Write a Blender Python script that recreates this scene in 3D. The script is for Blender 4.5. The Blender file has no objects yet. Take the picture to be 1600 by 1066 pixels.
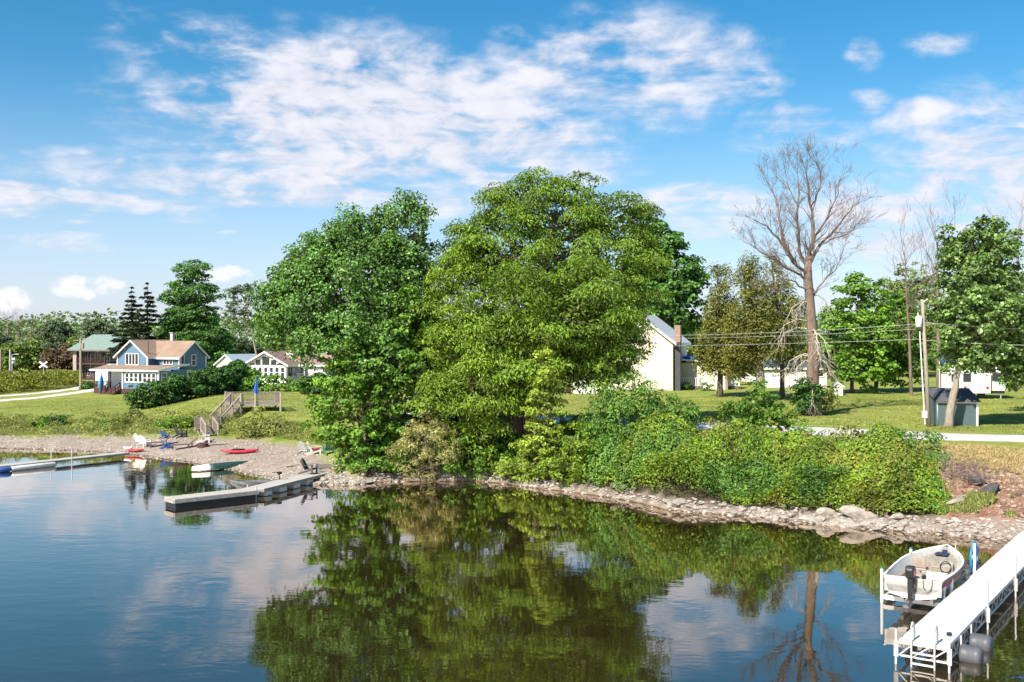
import bpy, math, random
import numpy as np
from mathutils import Vector, Matrix
R = math.radians
rng = np.random.default_rng(7)
random.seed(7)
sc = bpy.context.scene
COL = sc.collection

# ------------------------------------------------------------------ camera
F, CX, CY, H = 1600.0, 800.0, 533.0, 8.6      # focal length in photo pixels, principal point, camera height
cam_d = bpy.data.cameras.new('camera'); cam = bpy.data.objects.new('camera', cam_d); COL.objects.link(cam)
cam_d.sensor_width = 36.0; cam_d.lens = 36.0; cam_d.clip_end = 6000.0
cam.location = (0, 0, H); cam.rotation_euler = (R(90), 0, 0)
sc.camera = cam
# ------------------------------------------------------------------ exposure
sc.view_settings.view_transform = 'Standard'; sc.view_settings.look = 'None'
sc.view_settings.gamma = 1.0; sc.view_settings.use_curve_mapping = False
sc.view_settings.exposure = 0.84
sc.cycles.max_bounces = 5; sc.cycles.diffuse_bounces = 2; sc.cycles.glossy_bounces = 3; sc.cycles.transmission_bounces = 2; sc.cycles.transparent_max_bounces = 8
# ------------------------------------------------------------------ sun
SUN_EL, SUN_AZ = R(42), math.atan2(-0.62, -0.78)          # azimuth clockwise from +Y
sd = bpy.data.lights.new('sun', 'SUN'); sd.energy = 5.0; sd.angle = R(0.55); sd.color = (1.0, 0.94, 0.84)
sun = bpy.data.objects.new('sun', sd); COL.objects.link(sun)
sv = Vector((math.sin(SUN_AZ)*math.cos(SUN_EL), math.cos(SUN_AZ)*math.cos(SUN_EL), math.sin(SUN_EL)))
sun.rotation_euler = sv.to_track_quat('Z', 'Y').to_euler(); sun.location = (-30, -40, 60)

def nd(nt, typ, **kw):
    n = nt.nodes.new(typ)
    for k, v in kw.items():
        if k.startswith('_'): setattr(n, k[1:], v)
        else:
            key = int(k[1:]) if k[0] == 'i' and k[1:].isdigit() else k.replace('__', ' ')
            s = n.inputs[key]
            if hasattr(v, 'is_output'): nt.links.new(v, s)
            else: s.default_value = v
    return n
def mth(nt, op, a, b=0.0, c=0.0, clamp=False):
    n = nt.nodes.new('ShaderNodeMath'); n.operation = op; n.use_clamp = clamp
    for i, v in enumerate((a, b, c)):
        if hasattr(v, 'is_output'): nt.links.new(v, n.inputs[i])
        else: n.inputs[i].default_value = v
    return n.outputs[0]
def vmt(nt, op, a, b=(0, 0, 0)):
    n = nt.nodes.new('ShaderNodeVectorMath'); n.operation = op
    for i, v in enumerate((a, b)):
        if hasattr(v, 'is_output'): nt.links.new(v, n.inputs[i])
        else: n.inputs[i].default_value = v
    return n
def mixc(nt, fac, a, b, mode='MIX'):
    n = nt.nodes.new('ShaderNodeMix'); n.data_type = 'RGBA'; n.blend_type = mode
    for i, v in ((0, fac), (6, a), (7, b)):
        if hasattr(v, 'is_output'): nt.links.new(v, n.inputs[i])
        else: n.inputs[i].default_value = (tuple(v) + (1,)) if i and len(v) == 3 else v
    return n.outputs[2]
def maprange(nt, v, a, b, c, d, smooth=True):
    n = nt.nodes.new('ShaderNodeMapRange'); n.interpolation_type = 'SMOOTHSTEP' if smooth else 'LINEAR'
    nt.links.new(v, n.inputs[0])
    for i, x in enumerate((a, b, c, d)): n.inputs[i+1].default_value = x
    return n.outputs[0]

# ------------------------------------------------------------------ world: Nishita sky with a broken cloud layer
world = bpy.data.worlds.new('World'); sc.world = world; world.use_nodes = True
wt = world.node_tree; wt.nodes.clear()
sky = nd(wt, 'ShaderNodeTexSky', _sky_type='NISHITA', _sun_disc=False, _sun_elevation=SUN_EL, _sun_rotation=SUN_AZ % (2*math.pi),
         _altitude=100.0, _air_density=1.0, _dust_density=0.6, _ozone_density=2.5)
hsv = nd(wt, 'ShaderNodeHueSaturation', Hue=0.490, Saturation=1.42, Value=1.1, Color=sky.outputs[0])
tc = nd(wt, 'ShaderNodeTexCoord')
sep = nd(wt, 'ShaderNodeSeparateXYZ', Vector=tc.outputs['Generated'])
X, Y, Z = sep.outputs
zc = mth(wt, 'ADD', mth(wt, 'MAXIMUM', Z, 0.0), 0.10)
pv = nd(wt, 'ShaderNodeCombineXYZ', X=mth(wt, 'DIVIDE', X, zc), Y=mth(wt, 'DIVIDE', Y, zc), Z=0.0).outputs[0]
az = mth(wt, 'ARCTAN2', X, Y); el = mth(wt, 'ARCSINE', Z)
ae = nd(wt, 'ShaderNodeCombineXYZ', X=az, Y=el, Z=0.0).outputs[0]
n_warp = nd(wt, 'ShaderNodeTexNoise', Vector=pv, Scale=1.3, Detail=3.0, Roughness=0.5)
warp = vmt(wt, 'SUBTRACT', n_warp.outputs['Color'], (0.5, 0.5, 0.5)).outputs[0]
wsc = vmt(wt, 'SCALE', warp); wsc.inputs['Scale'].default_value = 0.5
pw = vmt(wt, 'ADD', pv, wsc.outputs[0]).outputs[0]
dv3 = vmt(wt, 'MULTIPLY', tc.outputs['Generated'], (1.0, 1.0, 2.1)).outputs[0]
wd3 = vmt(wt, 'SCALE', warp); wd3.inputs['Scale'].default_value = 0.10
dwp = vmt(wt, 'ADD', dv3, wd3.outputs[0]).outputs[0]
n1 = nd(wt, 'ShaderNodeTexNoise', Vector=dwp, Scale=8.5, Detail=10.0, Roughness=0.60).outputs[0]
rip = nd(wt, 'ShaderNodeMapping', Vector=pw, Scale=(1.6, 7.5, 1.0), Rotation=(0, 0, R(-8)))
n2 = nd(wt, 'ShaderNodeTexNoise', Vector=rip.outputs[0], Scale=1.0, Detail=5.0, Roughness=0.55).outputs[0]
n3 = nd(wt, 'ShaderNodeTexNoise', Vector=pv, Scale=0.55, Detail=2.0).outputs[0]
wae = vmt(wt, 'SCALE', warp); wae.inputs['Scale'].default_value = 0.085
aew = vmt(wt, 'ADD', ae, wae.outputs[0]).outputs[0]
def blob(px, py, rx, ry, w, src):
    a = math.atan((px-CX)/F); e = math.atan((CY-py)/F*math.cos(a))
    q = vmt(wt, 'MULTIPLY', vmt(wt, 'SUBTRACT', src, (a, e, 0)).outputs[0], (F/rx, F/ry, 0)).outputs[0]
    ln = vmt(wt, 'LENGTH', q).outputs['Value']
    return maprange(wt, ln, 1.25, 0.25, 0.0, w)
cov = mth(wt, 'MULTIPLY', maprange(wt, n3, 0.5, 0.75, 0.0, 1.0), 0.25)
for b in ((520, 165, 390, 180, .74), (700, 220, 350, 130, .74), (950, 110, 310, 140, .6), (440, 280, 540, 62, .68), (90, 318, 300, 30, .68), (330, 70, 200, 80, .58),
          (1590, 270, 260, 165, .72), (1450, 335, 300, 110, .6), (1100, 335, 200, 60, .55), (1490, 45, 75, 36, .55), (1360, 75, 45, 30, .5),
          (1170, 140, 80, 34, .52), (1260, 195, 140, 45, .55), (1365, 135, 45, 28, .5), (1440, 170, 100, 44, .52), (90, 395, 120, 17, .48),
          (120, 351, 42, 11, .5), (350, 357, 30, 10, .45), (220, 40, 90, 45, .44)):
    cov = mth(wt, 'MAXIMUM', cov, blob(*b, aew))
n4 = nd(wt, 'ShaderNodeTexNoise', Vector=dwp, Scale=30.0, Detail=5.0, Roughness=0.55).outputs[0]
nsum = mth(wt, 'MULTIPLY', mth(wt, 'SUBTRACT', n1, 0.5), 2.3)
nsum = mth(wt, 'ADD', nsum, mth(wt, 'MULTIPLY', mth(wt, 'SUBTRACT', n2, 0.5), 0.9))
nsum = mth(wt, 'ADD', nsum, mth(wt, 'MULTIPLY', mth(wt, 'SUBTRACT', n4, 0.5), 1.25))
c = mth(wt, 'ADD', cov, mth(wt, 'MULTIPLY', nsum, mth(wt, 'MULTIPLY', mth(wt, 'ADD', cov, 0.02), 1.25)))
alpha = maprange(wt, c, 0.20, 0.86, 0.0, 0.95)
# small heaped clouds low over the horizon
nlow = nd(wt, 'ShaderNodeTexNoise', Vector=ae, Scale=55.0, Detail=6.0, Roughness=0.55).outputs[0]
cl = 0.0
for b in ((135, 449, 62, 20, 1.0), (20, 470, 30, 22, 1.0), (345, 428, 55, 16, .95), (180, 446, 26, 11, .9)):
    v = blob(*b, ae); cl = v if cl == 0.0 else mth(wt, 'MAXIMUM', cl, v)
cl = mth(wt, 'ADD', cl, mth(wt, 'MULTIPLY', mth(wt, 'MULTIPLY', mth(wt, 'SUBTRACT', nlow, 0.5), 3.0), mth(wt, 'MINIMUM', mth(wt, 'MULTIPLY', cl, 3.0), 1.0)))
al2 = maprange(wt, cl, 0.25, 1.0, 0.0, 0.85)
# pale veil towards the horizon, all the way round
veil = mth(wt, 'MULTIPLY', maprange(wt, el, 0.26, 0.0, 0.0, 1.0), 0.55)
c1 = mixc(wt, veil, hsv.outputs[0], (5.3, 5.8, 8.0))
shade = maprange(wt, mth(wt, 'ADD', mth(wt, 'MULTIPLY', n1, .5), mth(wt, 'MULTIPLY', n4, .5)), 0.35, 0.65, 0.80, 1.08, False)
ccol = vmt(wt, 'SCALE', (6.7, 6.7, 7.4)); wt.links.new(shade, ccol.inputs['Scale'])
c2 = mixc(wt, alpha, c1, ccol.outputs[0])
c2 = mixc(wt, al2, c2, (7.7, 7.6, 8.0))
bg = nd(wt, 'ShaderNodeBackground', Color=c2, Strength=0.076)
wo = nd(wt, 'ShaderNodeOutputWorld', Surface=bg.outputs[0])

# ------------------------------------------------------------------ scene tools
def at(px, py, d):
    return Vector(((px-CX)/F*d, d, H-(py-CY)/F*d))
def tag(o, label=None, cat=None, group=None, kind=None):
    if label: o['label'] = label
    if cat: o['category'] = cat
    if group: o['group'] = group
    if kind: o['kind'] = kind
    return o
def thing(name, label, cat, loc=(0, 0, 0), rz=0.0, group=None):
    o = bpy.data.objects.new(name, None); COL.objects.link(o); o.empty_display_size = 0.2
    o.location = loc; o.rotation_euler = (0, 0, rz)
    return tag(o, label, cat, group)
def link(name, me, parent=None):
    o = bpy.data.objects.new(name, me); COL.objects.link(o)
    if parent is not None: o.parent = parent
    return o
def copy_tree(o, parent=None):
    c = o.copy(); COL.objects.link(c); c.parent = parent
    for ch in list(o.children): copy_tree(ch, c)
    return c
class MB:
    def __init__(s): s.v = []; s.f = []
    def add(s, vs, fs):
        k = len(s.v); s.v.extend([tuple(p) for p in vs]); s.f.extend([tuple(i+k for i in q) for q in fs]); return s
    def obox(s, c, a, b, d):
        c, a, b, d = Vector(c), Vector(a), Vector(b), Vector(d)
        vs = [c+i*a+j*b+k*d for k in (-1, 1) for j in (-1, 1) for i in (-1, 1)]
        return s.add(vs, [(0, 2, 3, 1), (4, 5, 7, 6), (0, 1, 5, 4), (2, 6, 7, 3), (0, 4, 6, 2), (1, 3, 7, 5)])
    def box(s, x0, x1, y0, y1, z0, z1):
        return s.obox(((x0+x1)/2, (y0+y1)/2, (z0+z1)/2), ((x1-x0)/2, 0, 0), (0, (y1-y0)/2, 0), (0, 0, (z1-z0)/2))
    def bar(s, p, q, w, h, up=(0, 0, 1)):
        p, q = Vector(p), Vector(q); d = q-p; L = d.length; d = d/L; u = Vector(up)
        a = d.cross(u)
        if a.length < 1e-4: a = d.cross(Vector((1, 0, 0)))
        a.normalize(); b = a.cross(d)
        return s.obox((p+q)/2, d*(L/2), a*(w/2), b*(h/2))
    def path(s, pts, rad, n=6, cap=True):
        pts = [Vector(p) for p in pts]; k0 = len(s.v); m = len(pts)
        if not hasattr(rad, '__len__'): rad = [rad]*m
        for i, p in enumerate(pts):
            t = (pts[min(i+1, m-1)]-pts[max(i-1, 0)])
            t = t.normalized() if t.length > 1e-6 else Vector((0, 0, 1))
            a = t.cross(Vector((0.31, 0.17, 0.93)))
            if a.length < 0.05: a = t.cross(Vector((1, 0, 0)))
            a.normalize(); b = t.cross(a)
            for j in range(n):
                an = 2*math.pi*j/n
                s.v.append(tuple(p+(a*math.cos(an)+b*math.sin(an))*rad[i]))
        for i in range(m-1):
            for j in range(n):
                j2 = (j+1) % n
                s.f.append((k0+i*n+j, k0+i*n+j2, k0+(i+1)*n+j2, k0+(i+1)*n+j))
        if cap:
            s.f.append(tuple(k0+j for j in reversed(range(n)))); s.f.append(tuple(k0+(m-1)*n+j for j in range(n)))
        return s
    def tube(s, p, q, r0, r1=None, n=8): return s.path([p, q], [r0, r0 if r1 is None else r1], n)
    def prism(s, poly, ext):
        n = len(poly); e = Vector(ext); P = [Vector(p) for p in poly]
        return s.add(P+[p+e for p in P], [tuple(range(n))[::-1], tuple(range(n, 2*n))]+[(i, (i+1) % n, n+(i+1) % n, n+i) for i in range(n)])
    def slab(s, a, b, c, d, th): return s.prism([a, b, c, d], (0, 0, -th))
    def mesh(s, name, mat, smooth=False):
        me = bpy.data.meshes.new(name); me.from_pydata(s.v, [], s.f); me.materials.append(mat)
        import bmesh
        bm = bmesh.new(); bm.from_mesh(me); bmesh.ops.recalc_face_normals(bm, faces=bm.faces); bm.to_mesh(me); bm.free()
        me.polygons.foreach_set('use_smooth', [smooth]*len(me.polygons)); me.update()
        return me
    def build(s, name, mat, parent=None, smooth=False, bevel=0.0):
        o = link(name, s.mesh(name, mat, smooth), parent)
        if bevel:
            m = o.modifiers.new('bevel', 'BEVEL'); m.width = bevel; m.segments = 2; m.limit_method = 'ANGLE'
        return o

# ------------------------------------------------------------------ materials
def newmat(name):
    m = bpy.data.materials.new(name); m.use_nodes = True; nt = m.node_tree; nt.nodes.clear()
    return m, nt, nd(nt, 'ShaderNodeOutputMaterial')
_mats = {}
def mat(name, col, rough=0.6, var=0.12, scale=3.0, bump=0.0, bscale=20.0, metal=0.0, stretch=(1, 1, 1), spec=0.4, col2=None):
    if name in _mats: return _mats[name]
    m, nt, out = newmat(name)
    t = nd(nt, 'ShaderNodeTexCoord')
    mp = nd(nt, 'ShaderNodeMapping', Vector=t.outputs['Object'], Scale=stretch)
    n = nd(nt, 'ShaderNodeTexNoise', Vector=mp.outputs[0], Scale=scale, Detail=6.0, Roughness=0.65)
    f = maprange(nt, n.outputs[0], 0.3, 0.7, 0.0, 1.0, False)
    lo = [c*(1-var) for c in col]; hi = [min(1, c*(1+var)) for c in col]
    if col2: lo, hi = col, col2
    cc = mixc(nt, f, lo, hi)
    p = nd(nt, 'ShaderNodeBsdfPrincipled', Base__Color=cc, Roughness=rough, Metallic=metal)
    p.inputs['Specular IOR Level'].default_value = spec
    if bump:
        n2 = nd(nt, 'ShaderNodeTexNoise', Vector=mp.outputs[0], Scale=bscale, Detail=4.0)
        b = nd(nt, 'ShaderNodeBump', Strength=bump, Distance=0.02, Height=n2.outputs[0]); nt.links.new(b.outputs[0], p.inputs['Normal'])
    nt.links.new(p.outputs[0], out.inputs[0]); _mats[name] = m
    return m
def siding(name, col, pitch=0.15, vertical=False, var=0.06):
    m, nt, out = newmat(name)
    t = nd(nt, 'ShaderNodeTexCoord'); s = nd(nt, 'ShaderNodeSeparateXYZ', Vector=t.outputs['Object'])
    ax = mth(nt, 'ADD', s.outputs[0], s.outputs[1]) if vertical else s.outputs[2]
    fr = mth(nt, 'FRACT', mth(nt, 'DIVIDE', ax, pitch))
    h = mth(nt, 'POWER', fr, 0.6)
    n = nd(nt, 'ShaderNodeTexNoise', Vector=t.outputs['Object'], Scale=1.2, Detail=6.0)
    f = maprange(nt, n.outputs[0], 0.3, 0.7, 0.0, 1.0, False)
    cc = mixc(nt, f, [c*(1-var) for c in col], [min(1, c*(1+var)) for c in col])
    p = nd(nt, 'ShaderNodeBsdfPrincipled', Base__Color=cc, Roughness=0.6)
    p.inputs['Specular IOR Level'].default_value = 0.3
    b = nd(nt, 'ShaderNodeBump', Strength=0.7, Distance=0.02, Height=h); nt.links.new(b.outputs[0], p.inputs['Normal'])
    nt.links.new(p.outputs[0], out.inputs[0]); return m
def shingle(name, c1, c2):
    m, nt, out = newmat(name)
    t = nd(nt, 'ShaderNodeTexCoord')
    n = nd(nt, 'ShaderNodeTexNoise', Vector=t.outputs['Object'], Scale=6.0, Detail=8.0, Roughness=0.8)
    n2 = nd(nt, 'ShaderNodeTexNoise', Vector=t.outputs['Object'], Scale=0.6, Detail=3.0)
    f = mth(nt, 'ADD', mth(nt, 'MULTIPLY', n.outputs[0], 0.6), mth(nt, 'MULTIPLY', n2.outputs[0], 0.4))
    cc = mixc(nt, maprange(nt, f, 0.35, 0.65, 0, 1, False), c1, c2)
    p = nd(nt, 'ShaderNodeBsdfPrincipled', Base__Color=cc, Roughness=0.85)
    b = nd(nt, 'ShaderNodeBump', Strength=0.5, Distance=0.02, Height=n.outputs[0]); nt.links.new(b.outputs[0], p.inputs['Normal'])
    nt.links.new(p.outputs[0], out.inputs[0]); return m
def leafmat(name, col, hue2=None, trans=0.27, rough=0.5, var=0.45):
    m, nt, out = newmat(name)
    g = nd(nt, 'ShaderNodeNewGeometry'); a = nd(nt, 'ShaderNodeAttribute', _attribute_name='tint')
    lo = [c*(1-var) for c in col]; hi = [c*(1+var) for c in (hue2 or col)]
    cc = mixc(nt, g.outputs['Random Per Island'], lo, hi)
    sc_ = vmt(nt, 'SCALE', cc); nt.links.new(a.outputs['Fac'], sc_.inputs['Scale'])
    p = nd(nt, 'ShaderNodeBsdfPrincipled', Base__Color=sc_.outputs[0], Roughness=rough)
    p.inputs['Specular IOR Level'].default_value = 0.35
    tcol = vmt(nt, 'MULTIPLY', sc_.outputs[0], (1.5, 1.35, 0.55))
    tr = nd(nt, 'ShaderNodeBsdfTranslucent', Color=tcol.outputs[0])
    mx = nd(nt, 'ShaderNodeMixShader', Fac=trans); nt.links.new(p.outputs[0], mx.inputs[1]); nt.links.new(tr.outputs[0], mx.inputs[2])
    nt.links.new(mx.outputs[0], out.inputs[0]); return m
M = {}
M['bark'] = mat('bark', (0.13, 0.10, 0.075), 0.9, 0.45, 2.5, 0.8, 9.0, stretch=(3, 3, 0.6))
M['bark_pale'] = mat('bark_pale', (0.27, 0.225, 0.17), 0.9, 0.35, 2.5, 0.8, 8.0, stretch=(3, 3, 0.6))
M['bark_mid'] = mat('bark_mid', (0.17, 0.14, 0.11), 0.9, 0.4, 2.5, 0.8, 9.0, stretch=(3, 3, 0.6))
M['bark_dead'] = mat('bark_dead', (0.17, 0.12, 0.09), 0.9, 0.45, 1.2, 0.6, 8.0, stretch=(3, 3, 0.7))
M['twig_pale'] = mat('twig_pale', (0.42, 0.36, 0.29), 0.9, 0.3, 2.0)
M['white'] = mat('white_paint', (0.80, 0.79, 0.76), 0.5, 0.04, 2.0)
M['white_dirty'] = mat('white_weathered', (0.66, 0.64, 0.59), 0.6, 0.12, 3.0)
M['trim'] = mat('white_trim', (0.78, 0.78, 0.76), 0.5, 0.03)
M['black'] = mat('black_plastic', (0.02, 0.02, 0.022), 0.4, 0.2)
M['darkgrey'] = mat('dark_grey', (0.06, 0.06, 0.065), 0.55, 0.2)
M['wood_grey'] = mat('weathered_wood', (0.17, 0.14, 0.12), 0.85, 0.3, 4.0, 0.3, 20.0, stretch=(1, 1, 1))
M['wood_pale'] = mat('pale_wood', (0.33, 0.275, 0.225), 0.8, 0.2, 4.0)
M['wood_dark'] = mat('dark_brown_wood', (0.075, 0.035, 0.03), 0.7, 0.25, 4.0)
M['pole'] = mat('pole_wood', (0.30, 0.245, 0.19), 0.9, 0.3, 2.0, 0.5, 10.0, stretch=(5, 5, 0.4))
M['galv'] = mat('galvanised_steel', (0.55, 0.56, 0.56), 0.45, 0.12, 6.0, metal=0.4)
M['alu'] = mat('painted_aluminium', (0.58, 0.57, 0.54), 0.45, 0.15, 6.0, metal=0.15)
M['brick'] = mat('chimney_brick', (0.30, 0.19, 0.145), 0.9, 0.3, 8.0, 0.4)
M['concrete'] = mat('concrete', (0.40, 0.38, 0.35), 0.9, 0.15, 4.0, 0.3)
M['blue_tarp'] = mat('blue_cloth', (0.02, 0.08, 0.42), 0.6, 0.2)
M['red'] = mat('red_plastic', (0.55, 0.03, 0.04), 0.35, 0.12)
M['stone'] = mat('limestone', (0.31, 0.27, 0.225), 0.95, 0.4, 2.2, 0.8, 6.0)
M['stone_dark'] = mat('dark_stone', (0.07, 0.065, 0.065), 0.95, 0.4, 2.2, 0.8, 6.0)
def glassmat():
    m, nt, out = newmat('window_glass')
    p = nd(nt, 'ShaderNodeBsdfPrincipled', Base__Color=(0.03, 0.035, 0.04, 1), Roughness=0.06)
    nt.links.new(p.outputs[0], out.inputs[0]); return m
M['glass'] = glassmat()
# ------------------------------------------------------------------ terrain
SH = [(-700, 690), (-300, 696), (0, 701), (110, 705), (200, 710), (320, 728), (390, 743), (420, 749), (490, 758), (560, 757), (600, 753), (680, 752), (750, 752),
      (812, 760), (860, 766), (900, 771), (976, 781), (1040, 796), (1100, 802), (1184, 808), (1276, 819), (1369, 828), (1400, 830), (1475, 834), (1600, 846), (2000, 872), (2400, 890)]
sh_u = np.array([(p-CX)/F for p, _ in SH]); sh_d = np.array([F*H/(q-CY) for _, q in SH])
COLS = {
 -700: [(683, .6), (668, 1.0), (640, 1.25), (626, 1.45), (600, 1.6)],
 0: [(683, .6), (668, 1.0), (640, 1.25), (626, 1.45), (600, 1.6)],
 200: [(684, .7), (664, 1.15), (640, 1.4), (614, 1.5), (600, 1.7)],
 320: [(686, .9), (668, 1.35), (650, 2.1), (632, 2.4), (620, 2.5), (605, 2.5)],
 400: [(690, .9), (672, 1.45), (660, 1.9), (642, 2.6), (630, 2.75), (617, 2.85), (600, 2.9)],
 500: [(735, .55), (715, .8), (700, 1.0), (680, 1.4), (650, 2.2), (620, 2.7), (600, 2.9)],
 570: [(740, .5), (725, .9), (690, 1.7), (650, 2.4), (620, 2.8), (600, 3.0)],
 680: [(741, .45), (720, 1.2), (690, 2.0), (655, 2.7), (625, 3.0), (605, 3.2)],
 810: [(743, .5), (715, 1.4), (690, 2.1), (665, 2.7), (648, 2.95), (625, 3.1), (607, 3.3)],
 900: [(755, .45), (733, 1.0), (700, 2.0), (672, 2.7), (652, 2.95), (630, 3.1), (607, 3.3)],
 1060: [(783, .45), (750, 1.2), (705, 2.2), (676, 2.85), (656, 3.0), (640, 3.1), (612, 3.3)],
 1184: [(790, .4), (740, 1.6), (700, 2.4), (677, 2.9), (662, 3.0), (640, 3.1), (612, 3.3)],
 1369: [(804, .5), (768, 1.3), (720, 2.4), (692, 2.9), (671, 3.0), (640, 3.1), (612, 3.3)],
 1461: [(812, .5), (788, 1.0), (750, 1.9), (712, 2.75), (697, 2.95), (675, 3.0), (640, 3.1), (612, 3.3)],
 1600: [(812, .7), (798, 1.05), (760, 1.8), (715, 2.7), (699, 2.95), (677, 3.0), (640, 3.1), (612, 3.3)],
 2400: [(840, .7), (815, 1.05), (770, 1.8), (720, 2.7), (700, 2.95), (677, 3.0), (640, 3.1), (612, 3.3)]}
TG = np.concatenate([np.arange(-40, 60, 0.5), np.arange(60, 400, 5.0)])
cu = np.array(sorted(COLS)); ctab = []
for p in cu:
    u = (p-CX)/F; ds = np.interp(u, sh_u, sh_d)
    ts, zs = [-40, -9, -2, 0], [-3.2, -2.6, -0.55, 0]
    for q, z in COLS[p]:
        t = F*(H-z)/(q-CY)-ds; ts.append(max(t, ts[-1]+0.3)); zs.append(z)
    ts += [ts[-1]+150, 2000]; zs += [zs[-1], zs[-1]]
    ctab.append(np.interp(TG, ts, zs))
ctab = np.array(ctab); cuu = (cu-CX)/F
UG = np.linspace(cuu[0], cuu[-1], 400)
TAB = np.array([np.interp(UG, cuu, ctab[:, j]) for j in range(len(TG))]).T     # [u,t]
k = np.ones(7)/7
TAB = np.apply_along_axis(lambda a: np.convolve(np.pad(a, 3, mode='edge'), k, 'valid'), 0, TAB)
_lat = rng.random((8, 256, 256))
def vnoise(x, y, s, seed=0):
    x = np.asarray(x, float)/s+37.3*seed; y = np.asarray(y, float)/s+11.7*seed
    xi = np.floor(x).astype(int); yi = np.floor(y).astype(int); fx = x-xi; fy = y-yi
    fx = fx*fx*(3-2*fx); fy = fy*fy*(3-2*fy); L = _lat[seed % 8]
    g = lambda i, j: L[i % 256, j % 256]
    return (g(xi, yi)*(1-fx)+g(xi+1, yi)*fx)*(1-fy)+(g(xi, yi+1)*(1-fx)+g(xi+1, yi+1)*fx)*fy
def hgt(x, y, rough=True):
    x = np.asarray(x, float); y = np.asarray(y, float)
    u = np.clip(x/np.maximum(y, 20.0), UG[0], UG[-1]); t = y-np.interp(u, sh_u, sh_d)
    fi = (u-UG[0])/(UG[1]-UG[0]); i = np.clip(fi.astype(int), 0, len(UG)-2); fu = fi-i
    j = np.clip(np.searchsorted(TG, t)-1, 0, len(TG)-2); ft = np.clip((t-TG[j])/(TG[j+1]-TG[j]), 0, 1)
    z = (TAB[i, j]*(1-ft)+TAB[i, j+1]*ft)*(1-fu)+(TAB[i+1, j]*(1-ft)+TAB[i+1, j+1]*ft)*fu
    if rough:
        w = np.clip(t/3.0, 0, 1)*np.clip((260-y)/100, 0, 1)
        z = z+w*((vnoise(x, y, 4.0, 1)-.5)*.12+(vnoise(x, y, 1.1, 2)-.5)*.05)
        z = z+np.clip(1-np.abs(t)/2.5, 0, 1)*(vnoise(x, y, 1.6, 5)-.5)*.16
    return z
def gz(x, y): return float(hgt(np.array([x]), np.array([y]))[0])
def gp(px, d, dz=0.0):
    x = (px-CX)/F*d; return Vector((x, d, gz(x, d)+dz))

xs = np.concatenate([-np.geomspace(62, 2500, 40)[::-1], np.arange(-61, 61.01, 0.6), np.geomspace(62, 2500, 40)])
ys = np.concatenate([np.arange(24, 42, 2.0), np.arange(42, 96, 0.5), np.arange(96, 180, 1.5), np.geomspace(181, 4500, 40)])
gx, gy = np.meshgrid(xs, ys); zz = hgt(gx.ravel(), gy.ravel())
nv = np.stack([gx.ravel(), gy.ravel(), zz], 1)
nx_, ny_ = len(xs), len(ys)
ii = (np.arange(ny_-1)[:, None]*nx_+np.arange(nx_-1)[None, :]).ravel()
quads = np.stack([ii, ii+1, ii+nx_+1, ii+nx_], 1)
def npmesh(name, V, Q, mats, tint=None, smooth=False):
    me = bpy.data.meshes.new(name); n, k = Q.shape
    me.vertices.add(len(V)); me.vertices.foreach_set('co', np.ascontiguousarray(V, dtype=np.float32).ravel())
    me.loops.add(n*k); me.loops.foreach_set('vertex_index', np.ascontiguousarray(Q, dtype=np.int32).ravel())
    me.polygons.add(n); me.polygons.foreach_set('loop_start', np.arange(0, n*k, k, dtype=np.int32))
    me.polygons.foreach_set('use_smooth', np.full(n, smooth))
    for m in mats: me.materials.append(m)
    if tint is not None:
        at_ = me.attributes.new('tint', 'FLOAT', 'FACE'); at_.data.foreach_set('value', np.ascontiguousarray(tint, dtype=np.float32))
    me.update(calc_edges=True); return me

# ground masks (what the ground is made of there): gravel, soil under the thicket, dry grass
gU = np.clip(gx.ravel()/np.maximum(gy.ravel(), 20), UG[0], UG[-1]); gT = gy.ravel()-np.interp(gU, sh_u, sh_d); gP = gU*F+CX
zflat = hgt(gx.ravel(), gy.ravel(), False)
zg = np.interp(gP, [-700, 0, 200, 320, 400, 480, 520, 570, 1000, 1400, 1461, 1600], [.6, .6, .72, .95, .95, 1.0, .7, .28, .28, .36, .46, .6])
nz = (vnoise(gx.ravel(), gy.ravel(), 1.5, 3)-.5)*.5
gravel = np.clip((zg-zflat+nz*.35)/.14+.5, 0, 1)
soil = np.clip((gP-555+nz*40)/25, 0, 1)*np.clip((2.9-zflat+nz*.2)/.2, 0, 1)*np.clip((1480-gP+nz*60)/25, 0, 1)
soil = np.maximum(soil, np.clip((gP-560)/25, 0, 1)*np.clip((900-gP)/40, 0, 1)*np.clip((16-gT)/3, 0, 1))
dry = np.clip((gP-1455+nz*50)/30, 0, 1)*np.clip((9.3-gT+nz*3)/1.2, 0, 1)
dirt = np.clip((gP-1462+nz*60)/20, 0, 1)*np.clip((2.3-zflat+nz*.7)/.25, 0, 1)
M_ground, nt, out = newmat('ground_cover')
geo = nd(nt, 'ShaderNodeNewGeometry'); pos = geo.outputs['Position']
def ns(scale, detail=6.0, rough=0.6, vec=pos): return nd(nt, 'ShaderNodeTexNoise', Vector=vec, Scale=scale, Detail=detail, Roughness=rough).outputs[0]
def attr(n): return nd(nt, 'ShaderNodeAttribute', _attribute_name=n).outputs['Fac']
big, mid, fine = ns(0.09, 4.0), ns(0.7, 6.0), ns(9.0, 5.0, 0.75)
lawn = mixc(nt, maprange(nt, big, 0.36, 0.64, 0, 1), (0.15, 0.23, 0.03), (0.28, 0.315, 0.065))
lawn = mixc(nt, maprange(nt, mid, 0.42, 0.62, 0, .7), lawn, (0.37, 0.355, 0.095))
lawn = mixc(nt, maprange(nt, fine, 0.40, 0.66, 0, .6), lawn, (0.10, 0.15, 0.024))
streak = nd(nt, 'ShaderNodeMapping', Vector=pos, Rotation=(0, 0, R(-6)), Scale=(0.25, 1.0, 1.0))
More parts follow.
